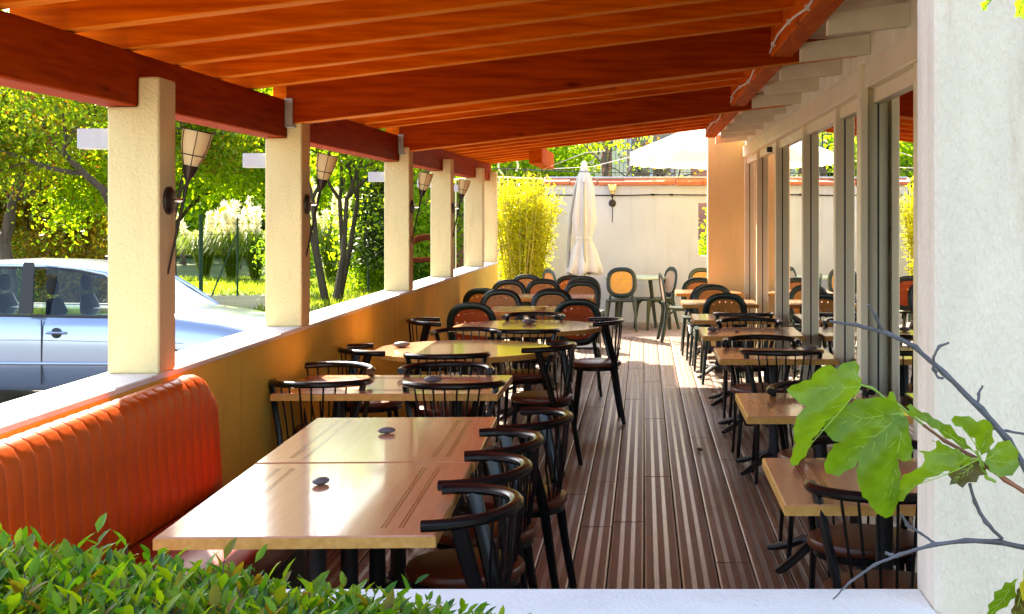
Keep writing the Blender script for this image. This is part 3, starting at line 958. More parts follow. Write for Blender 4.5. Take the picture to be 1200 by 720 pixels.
def rect_table(x0, x1, y0, y1, lab, rz=0.0, two=False, lay='Y', group='rectangular wood-topped tables'):
    cx, cy = (x0 + x1) / 2, (y0 + y1) / 2
    t = thing('dining_table', lab, 'table', (cx, cy, 0), rz, group)
    w, d = (x1 - x0) / 2, (y1 - y0) / 2
    top = MB().box(-w + 0.001, w - 0.001, -d + 0.001, d - 0.001, 0.719, 0.751, 0.004).build('table_top', TABLE, t)
    e = MB()
    c = 0.012
    for zz in (0,):
        e.prism([(-w, -d), (w, -d), (w, d), (-w, d)], 'Z', 0.716, 0.7465)
    e.build('edge_band', TEDGE, t)
    z = 0.7512
    if lay == 'Y':
        for sgn in (-1, 1):
            base = sgn * (w - 0.135)
            for q in (-0.030, -0.020, 0.020, 0.030):
                MB().box(base + q - 0.0025, base + q + 0.0025, -d + 0.09, d - 0.09, z - 0.0005, z + 0.0004).build('inlay_strip', INLAY, t)
    else:
        for sgn in (-1, 1):
            base = sgn * (d - 0.13)
            for q in (-0.024, 0.0, 0.024):
                MB().box(-w + 0.09, w - 0.09, base + q - 0.003, base + q + 0.003, z - 0.0005, z + 0.0004).build('inlay_strip', INLAY, t)
    if two:
        if (x1 - x0) > (y1 - y0):
            pedestal(t, -w * 0.55, 0); pedestal(t, w * 0.55, 0)
        else:
            pedestal(t, 0, -d * 0.5); pedestal(t, 0, d * 0.5)
    else:
        pedestal(t)
    return t

def round_table(cx, cy, r, lab):
    t = thing('round_table', lab, 'table', (cx, cy, 0), 0, 'round wood-topped tables')
    MB().lathe([(0.0, 0.719), (r - 0.006, 0.719), (r - 0.003, 0.722), (r - 0.003, 0.748), (r - 0.006, 0.751), (0.0, 0.751)], 64).build('table_top', TABLE, t)
    MB().lathe([(r - 0.002, 0.716), (r, 0.718), (r, 0.746), (r - 0.002, 0.748)], 64).build('edge_band', TEDGE, t)
    pedestal(t, reach=0.34)
    return t

rect_table(-1.38, -0.60, 3.66, 4.735, 'tan table in front beside the banquette, one pebble near its far edge', R(2.0), True)
rect_table(-1.42, -0.63, 4.755, 5.80, 'tan table joined behind the front one, pebble mid-top', R(2.0), True)
rect_table(-1.86, -0.73, 6.55, 7.31, 'tan table set crosswise behind the banquette tables', 0, True, 'X')
round_table(-1.20, 8.75, 0.59, 'nearer round table with one pebble by the low wall')
round_table(-0.93, 10.50, 0.59, 'farther round table with a pebble, before the oval-backed chairs')
rect_table(-1.45, -0.65, 12.0, 12.75, 'tan table holding a yellow dish among the oval-backed chairs', 0, False, 'X')
rect_table(-1.50, -0.55, 13.9, 14.65, 'tan table deep among the oval-backed chairs by the low wall', 0, False, 'X')
RT = [(0.434, 1.19, 4.06, 4.84, 'nearest tan table of the window row, under the vine leaves'),
      (0.455, 1.20, 5.83, 6.58, 'second tan table from the front in the window row'),
      (0.465, 1.20, 8.10, 8.80, 'third tan table from the front in the window row'),
      (0.43, 1.18, 9.62, 10.38, 'window-row tan table with two dark pebbles on it'),
      (0.42, 1.17, 11.05, 11.75, 'tan table of the window row just before the oval-backed chairs'),
      (0.38, 1.13, 12.95, 13.65, 'tan table at the window row end among oval-backed chairs'),
      (0.36, 1.10, 14.75, 15.45, 'sunlit tan table last in the window row by the ochre wall')]
for x0, x1, y0_, y1_, lab in RT:
    rect_table(x0, x1, y0_, y1_, lab, 0, False, 'Y')

# pebbles and dish on the tables
def pebble(x, y, z, s, seed, lab, sup=''):
    rg = np.random.default_rng(seed)
    mb = MB()
    n, m_ = 16, 9
    prof = [(max(1e-7, math.sin(math.pi * i / m_)), -math.cos(math.pi * i / m_)) for i in range(m_ + 1)]
    mb.lathe(prof, n)
    V = np.array(mb.v)
    V *= np.array([s, s * 0.72, s * 0.36])
    V[:, 0] += 0.15 * V[:, 1] * rg.normal() + 0.06 * s * np.sin(V[:, 1] / s * 3)
    V[:, 2] -= V[:, 2].min()
    mb.v = [tuple(p) for p in V]
    o = mb.build('pebble', PEBBLE, None, 80)
    o.location = (x, y, z)
    o.rotation_euler = (0, 0, rg.uniform(0, 1.0))
    tag(o, lab, 'pebble', 'pebbles on the tables')
TZ = 0.7515
pebble(-1.07, 4.36, TZ, 0.034, 1, 'grey pebble on the front banquette table')
pebble(-1.05, 5.37, TZ, 0.036, 2, 'grey pebble on the second banquette table')
pebble(-1.12, 6.98, TZ, 0.05, 9, 'dark pebble on the crosswise table')
pebble(-1.62, 8.80, TZ, 0.055, 3, 'brown pebble near the left rim of the nearer round table')
pebble(-0.93, 10.65, TZ, 0.06, 4, 'dark pebble on the farther round table')
pebble(0.52, 10.0, TZ, 0.05, 5, 'dark pebble near the corner of a window-row table')
pebble(0.70, 9.95, TZ, 0.018, 6, 'tiny dark pebble on a window-row table')
pebble(1.08, 8.55, TZ, 0.06, 7, 'dark flat pebble by the glass on a window-row table')
d = MB().lathe([(0.0, 0.0), (0.05, 0.0), (0.075, 0.03), (0.072, 0.032), (0.045, 0.008), (0.0, 0.006)], 20).build('dish', YDISH)
d.location = (-0.97, 12.25, TZ); tag(d, 'small yellow dish on a table among the oval-backed chairs', 'dish')
lf = leaves_mesh('dead_leaf', np.array([[0.0, 0, 0.0], [0.03, 0.02, 0.0], [0.05, 0.0, 0.0]]), BARK, 0.05, 0.4, 0.0, np.random.default_rng(3))
o = link('dead_leaf', lf, None, (0.36, 9.1, 0.02)); tag(o, 'curled dead leaf lying on the brown deck', 'leaf')

# ------------------------------------------------------------------ black curved-rail chair (front = +Y)
def make_chair():
    t = thing('curved_rail_chair', 'x', 'chair')
    def rp(a, zo=0.0):
        return (0.245 * math.sin(a), 0.02 - 0.225 * math.cos(a), 0.786 + 0.010 * math.cos(a) + zo)
    pts = [rp(R(-96 + 192 * i / 22)) for i in range(23)]
    MB().tube(pts, [0.0192] * 23, 10, flat=(0.9, 1.1)).build('top_rail', BLACK, t)
    for s in (-1, 1):
        a = R(70) * s
        x, y, z = rp(a, -0.012)
        MB().tube([(x, y, z), (s * 0.205, -0.085, 0.66), (s * 0.178, -0.115, 0.54), (s * 0.165, -0.135, 0.44), (s * 0.168, -0.165, 0.24), (s * 0.182, -0.205, 0.0)],
                  [0.021, 0.020, 0.019, 0.018, 0.015, 0.013], 8, flat=(1.2, 0.8), up=(0, 1, 0)).build('post', BLACK, t)
        MB().tube([(s * 0.135, 0.125, 0.435), (s * 0.15, 0.15, 0.22), (s * 0.168, 0.175, 0.0)], [0.016, 0.014, 0.012], 8).build('leg', BLACK, t)
    for k in range(7):
        a = R(-42 + 14 * k)
        x, y, z = rp(a, -0.01)
        MB().tube([(x, y, z), (x * 0.86, y * 0.93, 0.62), (x * 0.72, -0.165 + 0.02 * abs(math.sin(a)), 0.455)], 0.0048, 6).build('spindle', BLACK, t)
    MB().lathe([(0.0, 0.440), (0.19, 0.440), (0.203, 0.450), (0.205, 0.462), (0.198, 0.477), (0.16, 0.486), (0.0, 0.489)], 28, sx=1.02, sy=0.98).build('seat', SEAT, t, 50)
    MB().lathe([(0.165, 0.415), (0.185, 0.415), (0.185, 0.4395), (0.165, 0.4395), (0.165, 0.415)], 28).build('seat_ring', BLACK, t)
    return t
ch0 = make_chair()
register(ch0)
# (x, y, facing) with facing = direction the sitter looks: 0 = +Y, 90 = -X, 180 = -Y, -90 = +X
BCH = [(-0.58, 3.88, 92, 'black chair nearest the front, facing the front banquette table'),
       (-0.60, 4.42, 88, 'black chair second along the aisle side of the banquette tables'),
       (-0.60, 4.94, 91, 'black chair third along the aisle side of the banquette tables'),
       (-0.52, 5.50, 84, 'black chair fourth along the aisle side of the banquette tables'),
       (-1.66, 6.74, 2, 'black chair at the near side of the crosswise table, beside the low wall'),
       (-0.97, 6.68, -3, 'black chair at the near side of the crosswise table, aisle end'),
       (-1.74, 7.24, 176, 'black chair behind the crosswise table, with sunlit rail by the wall'),
       (-1.09, 7.26, 182, 'black chair behind the crosswise table, towards the aisle'),
       (-1.20, 8.02, 6, 'black chair at the near side of the nearer round table'),
       (-1.72, 8.32, -70, 'black chair between the low wall and the nearer round table'),
       (-0.66, 8.50, 75, 'black chair at the aisle side of the nearer round table'),
       (-1.28, 9.50, 178, 'black chair behind the nearer round table, towards the wall'),
       (-0.88, 9.68, 0, 'black chair between the two round tables, backing the nearer one'),
       (-1.66, 10.45, -80, 'black chair between the low wall and the farther round table'),
       (-0.38, 10.45, 96, 'black chair standing in the aisle beside the farther round table'),
       (-0.92, 11.00, 180, 'black chair behind the farther round table'),
       (0.77, 4.14, -3, 'black chair nearest the front in the window row, below the vine leaves'),
       (0.80, 4.78, 181, 'black chair tucked behind the nearest window-row table'),
       (0.86, 6.42, 178, 'black chair behind the second window-row table'),
       (0.86, 8.22, 1, 'black chair at the near side of the third window-row table'),
       (0.79, 8.88, 179, 'black chair behind the third window-row table'),
       (0.83, 10.42, 181, 'black chair behind the window-row table with the pebbles'),
       (0.85, 11.25, 0, 'black chair at the near side of the fifth window-row table')]
for i, (x, y, a, lab) in enumerate(BCH):
    c = ch0 if i == 0 else copy_tree(ch0)
    c.location = (x, y, 0)
    c.rotation_euler = (0, 0, R(a))
    tag(c, lab, 'chair', 'black curved-rail chairs')

# ------------------------------------------------------------------ dark green chair with oval panel back (front = +Y)
def sq2el(u, v):
    return u * math.sqrt(1 - v * v / 2), v * math.sqrt(1 - u * u / 2)
def back_tilt(x, z):                       # lean the back plane
    return (x, -0.195 - (z - 0.45) * 0.16 - 0.10 * x * x, z)
def make_green():
    t = thing('oval_back_chair', 'x', 'chair')
    CZ, HW, HH = 0.665, 0.205, 0.205
    def oval(a, k=1.0):
        c, s = math.cos(a), math.sin(a)
        e = 2 / 2.7
        return back_tilt(HW * k * abs(c) ** e * (1 if c >= 0 else -1), CZ + HH * k * abs(s) ** e * (1 if s >= 0 else -1))
    pts = [oval(2 * math.pi * i / 40, 0.9) for i in range(40)]
    mb = MB()
    vs, fs = [], []
    n = 8
    for i in range(40):
        p = Vector(pts[i]); tg = (Vector(pts[(i + 1) % 40]) - Vector(pts[i - 1])).normalized()
        nrm = Vector((0, 1, 0.16)).normalized()
        w = tg.cross(nrm).normalized()
        for k in range(n):
            an = 2 * math.pi * k / n
            vs.append(p + nrm * math.cos(an) * 0.014 + w * math.sin(an) * 0.033)
    for i in range(40):
        j = (i + 1) % 40
        for k in range(n):
            fs.append((i * n + k, i * n + (k + 1) % n, j * n + (k + 1) % n, j * n + k))
    mb.add(vs, fs).build('back_frame', GREENP, t, 50)
    G = 26
    mb = MB()
    e = 2 / 2.7
    def gp(i, j):
        u, v = -1 + 2 * i / G, -1 + 2 * j / G
        x, z = sq2el(u, v)
        return back_tilt(x * HW * 0.86, CZ + z * HH * 0.86)
    vs = [gp(i, j) for j in range(G + 1) for i in range(G + 1)]
    fs = []
    for j in range(G):
        for i in range(G):
            if (i % 5 == 3) and (j % 6 == 4) and 2 < i < G - 2 and 2 < j < G - 2:
                continue
            a = j * (G + 1) + i
            fs.append((a, a + 1, a + G + 2, a + G + 1))
    o = mb.add(vs, fs).build('back_panel', ORANGEP, t)
    so = o.modifiers.new('thick', 'SOLIDIFY'); so.thickness = 0.006; so.offset = 0
    pl = [(-0.20, -0.19), (0.20, -0.19), (0.215, 0.0), (0.21, 0.17), (0.17, 0.215), (-0.17, 0.215), (-0.21, 0.17), (-0.215, 0.0)]
    MB().prism(pl, 'Z', 0.415, 0.435).build('seat', GREENP, t)
    for s in (-1, 1):
        MB().tube([(s * 0.15, -0.205, 0.50), (s * 0.165, -0.19, 0.42), (s * 0.19, -0.215, 0.25), (s * 0.215, -0.27, 0.0)], [0.026, 0.03, 0.026, 0.02], 8, flat=(0.7, 1.1)).build('leg', GREENP, t)
        MB().tube([(s * 0.185, 0.18, 0.42), (s * 0.20, 0.205, 0.25), (s * 0.215, 0.225, 0.0)], [0.032, 0.026, 0.019], 8, flat=(0.7, 1.1)).build('leg', GREENP, t)
        MB().tube([(s * 0.205, -0.20, 0.33), (s * 0.205, -0.10, 0.405), (s * 0.205, 0.10, 0.405), (s * 0.203, 0.185, 0.33)], 0.013, 6).build('apron', GREENP, t)
    return t
gc0 = make_green()
register(gc0)
pm0 = [o for o in gc0.children if o.name.startswith('back_panel')][0].data
PANEL = {'o': pm0}
for k, m in (('r', REDP), ('p', PEACHP), ('y', YELP)):
    q = pm0.copy(); q.materials.clear(); q.materials.append(m); PANEL[k] = q
GCH = [(-1.49, 11.62, 0, 'r', 'dark green chair with red-orange oval back nearest the wall, behind the far round table'),
       (-0.62, 12.10, 4, 'r', 'dark green chair with red-orange oval back on the aisle, behind the far round table'),
       (-1.45, 13.10, 180, 'o', 'oval-backed chair behind the dish table, wall side'),
       (-1.63, 13.80, -8, 'o', 'dark oval-backed chair whose rim catches sun beside the low wall'),
       (-0.93, 13.10, 182, 'o', 'oval-backed chair behind the dish table, aisle side'),
       (-0.95, 13.75, 2, 'o', 'oval-backed chair before the deeper table, middle of the group'),
       (-0.72, 14.75, 178, 'o', 'oval-backed chair behind the deeper table, aisle side'),
       (-1.58, 15.00, 176, 'o', 'oval-backed chair behind the deeper table, wall side'),
       (-1.17, 15.20, 183, 'o', 'oval-backed chair behind the deeper table, middle'),
       (-0.72, 16.40, -6, 'r', 'dark green chair with red oval back at the sunny deck end'),
       (-1.52, 16.30, 170, 'o', 'oval-backed chair farthest along the low wall under the bamboo'),
       (-0.98, 16.6, 15, 'o', 'oval-backed chair half hidden behind the red one at the deck end'),
       (-1.10, 18.35, -60, 'o', 'oval-backed chair turned sideways below the closed parasol'),
       (-0.32, 18.45, 180, 'y', 'dark green chair with amber oval back facing the aisle on the patio'),
       (0.16, 18.80, 115, 'p', 'dark green chair with peach back standing side-on by the far wall'),
       (0.47, 17.05, -84, 'p', 'green plastic chair in full sun, side-on at the patio edge'),
       (0.78, 12.95, 0, 'o', 'nearest oval-backed chair of the window row'),
       (0.74, 13.95, 180, 'o', 'second oval-backed chair of the window row'),
       (0.70, 14.55, 2, 'o', 'third oval-backed chair of the window row'),
       (0.66, 15.50, 180, 'o', 'fourth oval-backed chair of the window row, by the ochre end wall'),
       (0.90, 18.30, 200, 'o', 'oval-backed chair mostly behind the ochre end wall')]
for i, (x, y, a, k, lab) in enumerate(GCH):
    c = gc0 if i == 0 else copy_tree(gc0)
    c.location = (x, y, 0)
    c.rotation_euler = (0, 0, R(a))
    for ch in c.children:
        if ch.name.startswith('back_panel'):
            ch.data = PANEL[k]
    tag(c, lab, 'chair', 'dark green oval-backed chairs')

def patio_table(x, y, r, lab):
    t = thing('patio_table', lab, 'table', (x, y, 0))
    MB().lathe([(0.0, 0.69), (r - 0.02, 0.69), (r, 0.70), (r, 0.72), (r - 0.01, 0.728), (0.0, 0.73)], 36).build('table_top', PGREEN, t)
    for k in range(4):
        a = R(45 + 90 * k)
        MB().tube([(0.55 * r * math.cos(a), 0.55 * r * math.sin(a), 0.69), (0.8 * r * math.cos(a), 0.8 * r * math.sin(a), 0.0)], [0.03, 0.022], 8).build('leg', GREENP, t)
patio_table(-0.10, 19.25, 0.48, 'round pale green plastic table by the far wall')
def low_stool(x, y):
    t = thing('side_table', 'low dark green plastic table in front of the far wall', 'table', (x, y, 0))
    MB().box(-0.42, 0.42, -0.25, 0.25, 0.40, 0.43, 0.008).build('table_top', GREENP, t)
    for sx in (-1, 1):
        for sy in (-1, 1):
            MB().tube([(sx * 0.36, sy * 0.2, 0.40), (sx * 0.39, sy * 0.22, 0.0)], [0.03, 0.022], 8).build('leg', GREENP, t)
low_stool(-0.02, 18.95)

# ------------------------------------------------------------------ car
def car():
    t = thing('parked_car', 'silver blue hatchback parked side-on beyond the low wall', 'car', (-5.95, 13.78, GZ), R(-3))
    W = 0.86
    # stations along x (front = +x): (x, zlow, zbelt/hood edge, ztop centre, half width)
    st = [(-1.95, 0.42, 0.70, 0.74, 0.70), (-1.88, 0.30, 0.86, 0.92, 0.78), (-1.6, 0.22, 0.93, 0.95, 0.84), (-0.9, 0.20, 0.935, 0.95, 0.865), (0.0, 0.20, 0.925, 0.94, 0.87),
          (0.7, 0.20, 0.915, 0.95, 0.87), (1.0, 0.20, 0.905, 1.00, 0.865), (1.4, 0.20, 0.875, 0.965, 0.855), (1.8, 0.22, 0.82, 0.90, 0.83), (2.05, 0.25, 0.755, 0.82, 0.77), (2.17, 0.30, 0.66, 0.70, 0.66), (2.22, 0.36, 0.56, 0.58, 0.58)]
    def body_pt(s, k):
        x, zl, zb, zt, hw = s
        tab = [(0.0, zl), (0.90, zl), (0.965, zl + 0.06), (1.0, zl + (zb - zl) * 0.40), (0.995, zl + (zb - zl) * 0.62), (0.985, zl + (zb - zl) * 0.88), (0.955, zb), (0.90, zb + (zt - zb) * 0.55), (0.6, zb + (zt - zb) * 0.88), (0.0, zt)]
        return tab[k][0] * hw, tab[k][1]
    vs, fs = [], []
    K = 10
    for s in st:
        ring = [(-body_pt(s, k)[0], body_pt(s, k)[1]) for k in range(K)] + [(body_pt(s, k)[0], body_pt(s, k)[1]) for k in range(K - 2, 0, -1)]
        for y, z in ring:
            vs.append((s[0], y, z))
    n = 2 * K - 2
    for i in range(len(st) - 1):
        for k in range(n):
            a, b = i * n + k, i * n + (k + 1) % n
            fs.append((a, b, b + n, a + n))
    fs.append(tuple(range(n))[::-1]); fs.append(tuple((len(st) - 1) * n + k for k in range(n)))
    MB().add(vs, fs).build('body', CARP, t, 40)
    # greenhouse: side curve in x,z at the belt and the roof
    rw, bw = 0.60, 0.80
    def gh(x, f):                     # f 0 belt .. 1 roof: half width
        return bw + (rw - bw) * f
    roof = [(-1.70, 1.24), (-1.45, 1.38), (-1.0, 1.445), (-0.5, 1.465), (0.0, 1.455), (0.35, 1.42), (0.62, 1.355)]
    vs, fs = [], []
    for x, z in roof:
        row = [(-0.645, z - 0.045), (-0.60, z - 0.012), (-0.3, z + 0.006), (0, z + 0.010), (0.3, z + 0.006), (0.60, z - 0.012), (0.645, z - 0.045)]
        for y, zz in row:
            vs.append((x, y, zz))
    for i in range(len(roof) - 1):
        for k in range(6):
            a = i * 7 + k
            fs.append((a, a + 1, a + 8, a + 7))
    o = MB().add(vs, fs).build('roof', CARP, t, 50)
    so = o.modifiers.new('thick', 'SOLIDIFY'); so.thickness = 0.025
    for s in (-1, 1):
        def pil(pts, r, name, m, fl=(1.0, 0.5)):
            MB().tube([(x, s * y, z) for x, y, z in pts], r, 8, flat=fl).build(name, m, t)
        pil([(1.22, 0.79, 0.925), (0.95, 0.73, 1.13), (0.62, 0.645, 1.335), (0.35, 0.635, 1.385)], 0.030, 'pillar', CARP)
        pil([(0.35, 0.635, 1.385), (0.0, 0.635, 1.415), (-0.5, 0.635, 1.425), (-1.0, 0.635, 1.405), (-1.45, 0.64, 1.34)], 0.024, 'roof_rail', CARP)
        pil([(-1.45, 0.64, 1.34), (-1.66, 0.72, 1.13), (-1.75, 0.79, 0.94)], [0.05, 0.08, 0.10], 'pillar', CARP, (1.0, 0.35))
        MB().prism([(-0.10, 0.93), (0.045, 0.93), (0.015, 1.41), (-0.09, 1.41)], 'Y', 0, 0.018).build('center_pillar', CARB, t).matrix_local = Matrix.Translation((0, s * 0.80 - (0.018 if s > 0 else 0), 0)) @ Matrix(((1, 0, 0, 0), (0, 1, -s * 0.345, s * 0.345 * 0.93), (0, 0, 1, 0), (0, 0, 0, 1)))
        # side glass
        def gl(poly, name):
            vs_ = [(x, s * (0.80 - 0.345 * (z - 0.93)), z) for x, z in poly]
            MB().add(vs_, [tuple(range(len(poly)))]).build(name, CGLASS, t, fix=False)
        gl([(0.05, 0.935), (1.15, 0.93), (0.90, 1.13), (0.60, 1.325), (0.30, 1.38), (0.02, 1.405)], 'front_side_window')
        gl([(-1.62, 0.94), (-0.105, 0.935), (-0.095, 1.41), (-1.0, 1.39), (-1.40, 1.33), (-1.58, 1.14)], 'rear_side_window')
        MB().tube([(1.2, s * 0.815, 0.925), (0.0, s * 0.826, 0.936), (-1.6, s * 0.815, 0.946)], 0.014, 6).build('window_trim', CARB, t)
        MB().tube([(0.90, s * 0.74, 1.14), (0.92, s * 0.79, 0.935)], 0.012, 6).build('quarter_bar', CARB, t)
        MB().tube([(x, s * (0.806 - 0.345 * (z - 0.93)), z) for x, z in ((1.17, 0.935), (0.91, 1.135), (0.61, 1.325), (0.30, 1.385), (0.02, 1.408), (-0.5, 1.410), (-1.0, 1.390), (-1.40, 1.33), (-1.58, 1.14), (-1.64, 0.95))], 0.011, 6).build('window_seal', CARB, t)
        MB().tube([(-1.5, s * 0.862, 0.70), (0.0, s * 0.871, 0.705), (1.5, s * 0.85, 0.68)], 0.004, 5).build('body_crease', CARP, t)
        # door gaps, moulding, handles
        MB().box(0.083, 0.095, min(s * 0.866, s * 0.8735), max(s * 0.866, s * 0.8735), 0.27, 0.90).build('door_gap', CARB, t)
        MB().box(1.02, 1.028, min(s * 0.862, s * 0.868), max(s * 0.862, s * 0.868), 0.30, 0.86).build('door_gap', CARB, t)
        MB().tube([(-1.3, s * 0.868, 0.475), (0.0, s * 0.879, 0.475), (1.15, s * 0.873, 0.475)], 0.018, 8, flat=(1.0, 0.4)).build('side_moulding', CARP, t)
        hd = MB().tube([(0.14, s * 0.872, 0.775), (0.18, s * 0.893, 0.778), (0.29, s * 0.893, 0.778), (0.33, s * 0.872, 0.775)], 0.014, 8).build('door_handle', CARP, t)
        MB().lathe([(0.0, 0.0), (0.052, 0.0), (0.046, 0.004), (0.0, 0.004)], 20, (0.235, s * 0.8705, 0.775), Matrix.Rotation(R(-90 * s), 3, 'X')).build('handle_recess', CARB, hd)
        mr = MB().lathe([(0.0, -0.09), (0.05, -0.085), (0.075, -0.03), (0.075, 0.03), (0.05, 0.075), (0.0, 0.08)], 14, (1.0, s * 0.96, 0.99), Matrix.Rotation(R(90), 3, 'X'), sx=0.7, sy=0.9).build('mirror', CARP, t)
        # wheels
        for wx in (1.36, -1.22):
            wh = MB().lathe([(0.19, -0.09), (0.27, -0.1), (0.31, -0.08), (0.315, 0.0), (0.31, 0.08), (0.27, 0.1), (0.19, 0.09)], 28, (wx, s * 0.79, 0.315), Matrix.Rotation(R(90), 3, 'X')).build('wheel', TYRE, t)
            MB().lathe([(0.0, -0.088), (0.06, -0.09), (0.19, -0.075), (0.195, 0.0), (0.19, 0.075), (0.06, 0.09), (0.0, 0.088)], 20, (wx, s * 0.79, 0.315), Matrix.Rotation(R(90), 3, 'X')).build('rim', GREYM, wh)
        hl = MB().lathe([(0.0, 0.07), (0.06, 0.06), (0.115, 0.02), (0.12, 0.0), (0.0, -0.02)], 18, (2.02, s * 0.61, 0.70), Matrix.Rotation(R(62), 3, 'Y'), sy=1.2).build('headlight', CHROME, t)
    # windscreen and rear glass
    MB().add([(1.24, -0.78, 0.935), (1.24, 0.78, 0.935), (0.64, 0.60, 1.345), (0.64, -0.60, 1.345)], [(0, 1, 2, 3)]).build('windscreen', CGLASS, t, fix=False)
    MB().add([(-1.80, -0.74, 0.95), (-1.80, 0.74, 0.95), (-1.66, 0.58, 1.26), (-1.66, -0.58, 1.26)], [(0, 1, 2, 3)]).build('rear_window', CGLASS, t, fix=False)
    MB().box(0.75, 1.15, -0.70, 0.70, 0.93, 0.985, 0.02).build('dashboard', CARB, t)
    for sx, nm in ((0.05, 'front_seat'), (-0.85, 'rear_seat')):
        for sy in (-0.36, 0.36):
            se = MB().tube([(sx + 0.06, sy, 0.55), (sx - 0.06, sy, 0.90), (sx - 0.10, sy, 1.08)], [0.20, 0.21, 0.13], 12, flat=(0.35, 1.0), up=(1, 0, 0)).build(nm, FABRIC, t)
            MB().tube([(sx - 0.10, sy, 1.12), (sx - 0.11, sy, 1.17), (sx - 0.115, sy, 1.25), (sx - 0.11, sy, 1.29)], [0.06, 0.10, 0.10, 0.06], 12, flat=(0.45, 1.0), up=(1, 0, 0)).build('headrest', FABRIC, se)
    MB().tube([(0.62 + 0.03 * math.cos(a), -0.36 + 0.18 * math.sin(a), 0.95 + 0.18 * math.cos(a)) for a in [2 * math.pi * k / 24 for k in range(25)]], 0.014, 6, cap=False).build('steering_wheel', CARB, t)
    return t
car()

# ------------------------------------------------------------------ trees and plants
def grow(mb, p, d, L, r, depth, tips, rg, maxd, spread=0.75, curl=0.18):
    pts, rad = [p], [r]
    q, dd = Vector(p), Vector(d).normalized()
    ns = 4
    for i in range(ns):
        dd = (dd + Vector(rg.normal(size=3)) * curl + Vector((0, 0, 0.06))).normalized()
        q = q + dd * (L / ns)
        pts.append(tuple(q)); rad.append(r * (1 - 0.42 * (i + 1) / ns))
    mb.tube(pts, rad, 6 if depth < 2 else 4, cap=False)
    if depth >= maxd - 1:
        for i in range(1, ns + 1):
            tips.append(pts[i])
    if depth >= maxd:
        return
    nb_ = 3 if depth < 2 else 3
    for b in range(nb_):
        i = ns if b == 0 else int(rg.integers(2, ns + 1))
        ax = Vector(rg.normal(size=3)); ax = (ax - dd * ax.dot(dd)).normalized()
        nd = (dd * (1.0 if b == 0 else 0.6) + ax * spread * (0.45 if b == 0 else 1.0)).normalized()
        grow(mb, pts[i], nd, L * (0.62 + 0.18 * rg.random()), rad[i] * 0.72, depth + 1, tips, rg, maxd, spread, curl)

def tree(label, x, y, h, lm, seed, nl=16000, ls=0.12, stems=1, trunk_h=0.35, r=0.11, spread=0.75, maxd=4, lean=(0, 0), sd=0.26, name='tree', aspect=0.6, group='trees beyond the terrace'):
    rg = np.random.default_rng(seed)
    t = thing(name, label, 'tree', (x, y, GZ), 0, group)
    mb, tips = MB(), []
    for s in range(stems):
        a = 2 * math.pi * s / stems + rg.random()
        off = 0.0 if stems == 1 else 0.16
        d0 = Vector((lean[0] + (0 if stems == 1 else 0.22 * math.cos(a)), lean[1] + (0 if stems == 1 else 0.22 * math.sin(a)), 1))
        p = Vector((off * math.cos(a), off * math.sin(a), -0.05))
        q = p + d0.normalized() * h * trunk_h
        mid = (p + q) / 2 + Vector(rg.normal(size=3)) * 0.06
        mb.tube([p, mid, q], [r * 1.25, r, r * 0.85], 8, cap=False)
        for b in range(3 if stems == 1 else 2):
            ax = Vector((math.cos(a + 2.1 * b), math.sin(a + 2.1 * b), 0))
            grow(mb, tuple(q), d0.normalized() + ax * (0.25 if b == 0 else spread), h * 0.27, r * 0.72, 1, tips, rg, maxd, spread)
    mb.build('trunk', BARK, t, 60, fix=False)
    T = np.array([tuple(v) for v in tips])
    idx = rg.integers(0, len(T), nl)
    P = T[idx] + rg.normal(size=(nl, 3)) * sd * (0.6 + 0.8 * rg.random((nl, 1)))
    link('crown', leaves_mesh('crown', P, lm, ls, aspect, -0.25, rg), t)
    return t

tree('dark-trunked tree at the far left edge behind the car', -11.9, 24.5, 6.0, L_MIX, 11, 42000, 0.08, trunk_h=0.24, r=0.13)
tree('slender tree with tall dark trunk behind the car roof', -9.25, 23.5, 6.8, L_MIX, 12, 36000, 0.075, trunk_h=0.30, r=0.11, lean=(-0.10, 0), spread=0.7)
tree('autumn-tinted tree behind the car', -13.2, 29.0, 4.6, L_AUT, 13, 40000, 0.10, trunk_h=0.12)
tree('broad yellow-green tree hidden partly by the nearest pillar', -11.6, 32.0, 7.0, L_TREE, 14, 20000, 0.14, trunk_h=0.14)
tree('low-branched green tree above the pampas grass', -9.75, 27.2, 5.0, L_TREE, 15, 40000, 0.095, trunk_h=0.36, r=0.08, spread=0.95)
tree('leafy tree behind the pampas grass', -14.2, 46.0, 7.0, L_TREE, 16, 26000, 0.18, trunk_h=0.12)
tree('multi-stemmed grey-barked tree with bare lower trunks', -6.75, 28.5, 5.6, L_TREE, 17, 36000, 0.095, stems=5, trunk_h=0.42, r=0.055, spread=0.8)
tree('green tree behind the multi-stemmed one', -10.4, 46.0, 6.6, L_TREE, 18, 24000, 0.18, trunk_h=0.12)
tree('dark evergreen tree seen between the third and fourth pillars', -4.75, 30.5, 4.4, L_DARK, 19, 15000, 0.12, trunk_h=0.10, spread=0.45)
tree('yellow-green tree beyond the fourth pillar', -4.3, 35.0, 6.0, L_TREE, 20, 18000, 0.17, trunk_h=0.12)
tree('sparse dark-branched tree in front of the brick house', -0.75, 23.6, 3.9, L_TREE, 21, 1100, 0.07, trunk_h=0.52, r=0.07, spread=0.85, sd=0.2)
tree('soft green tree behind the tiled wall beside the house', -2.75, 24.2, 3.9, L_TREE, 22, 13000, 0.09, trunk_h=0.42, r=0.06, spread=0.8)
tree('small tree in leaf in front of the house windows', 0.35, 24.6, 3.3, L_AUT, 23, 350, 0.065, trunk_h=0.56, r=0.05, spread=0.9, sd=0.2)
tree('tall tree far behind the car', -18.5, 40.0, 9.0, L_TREE, 24, 9000, 0.22, trunk_h=0.1)
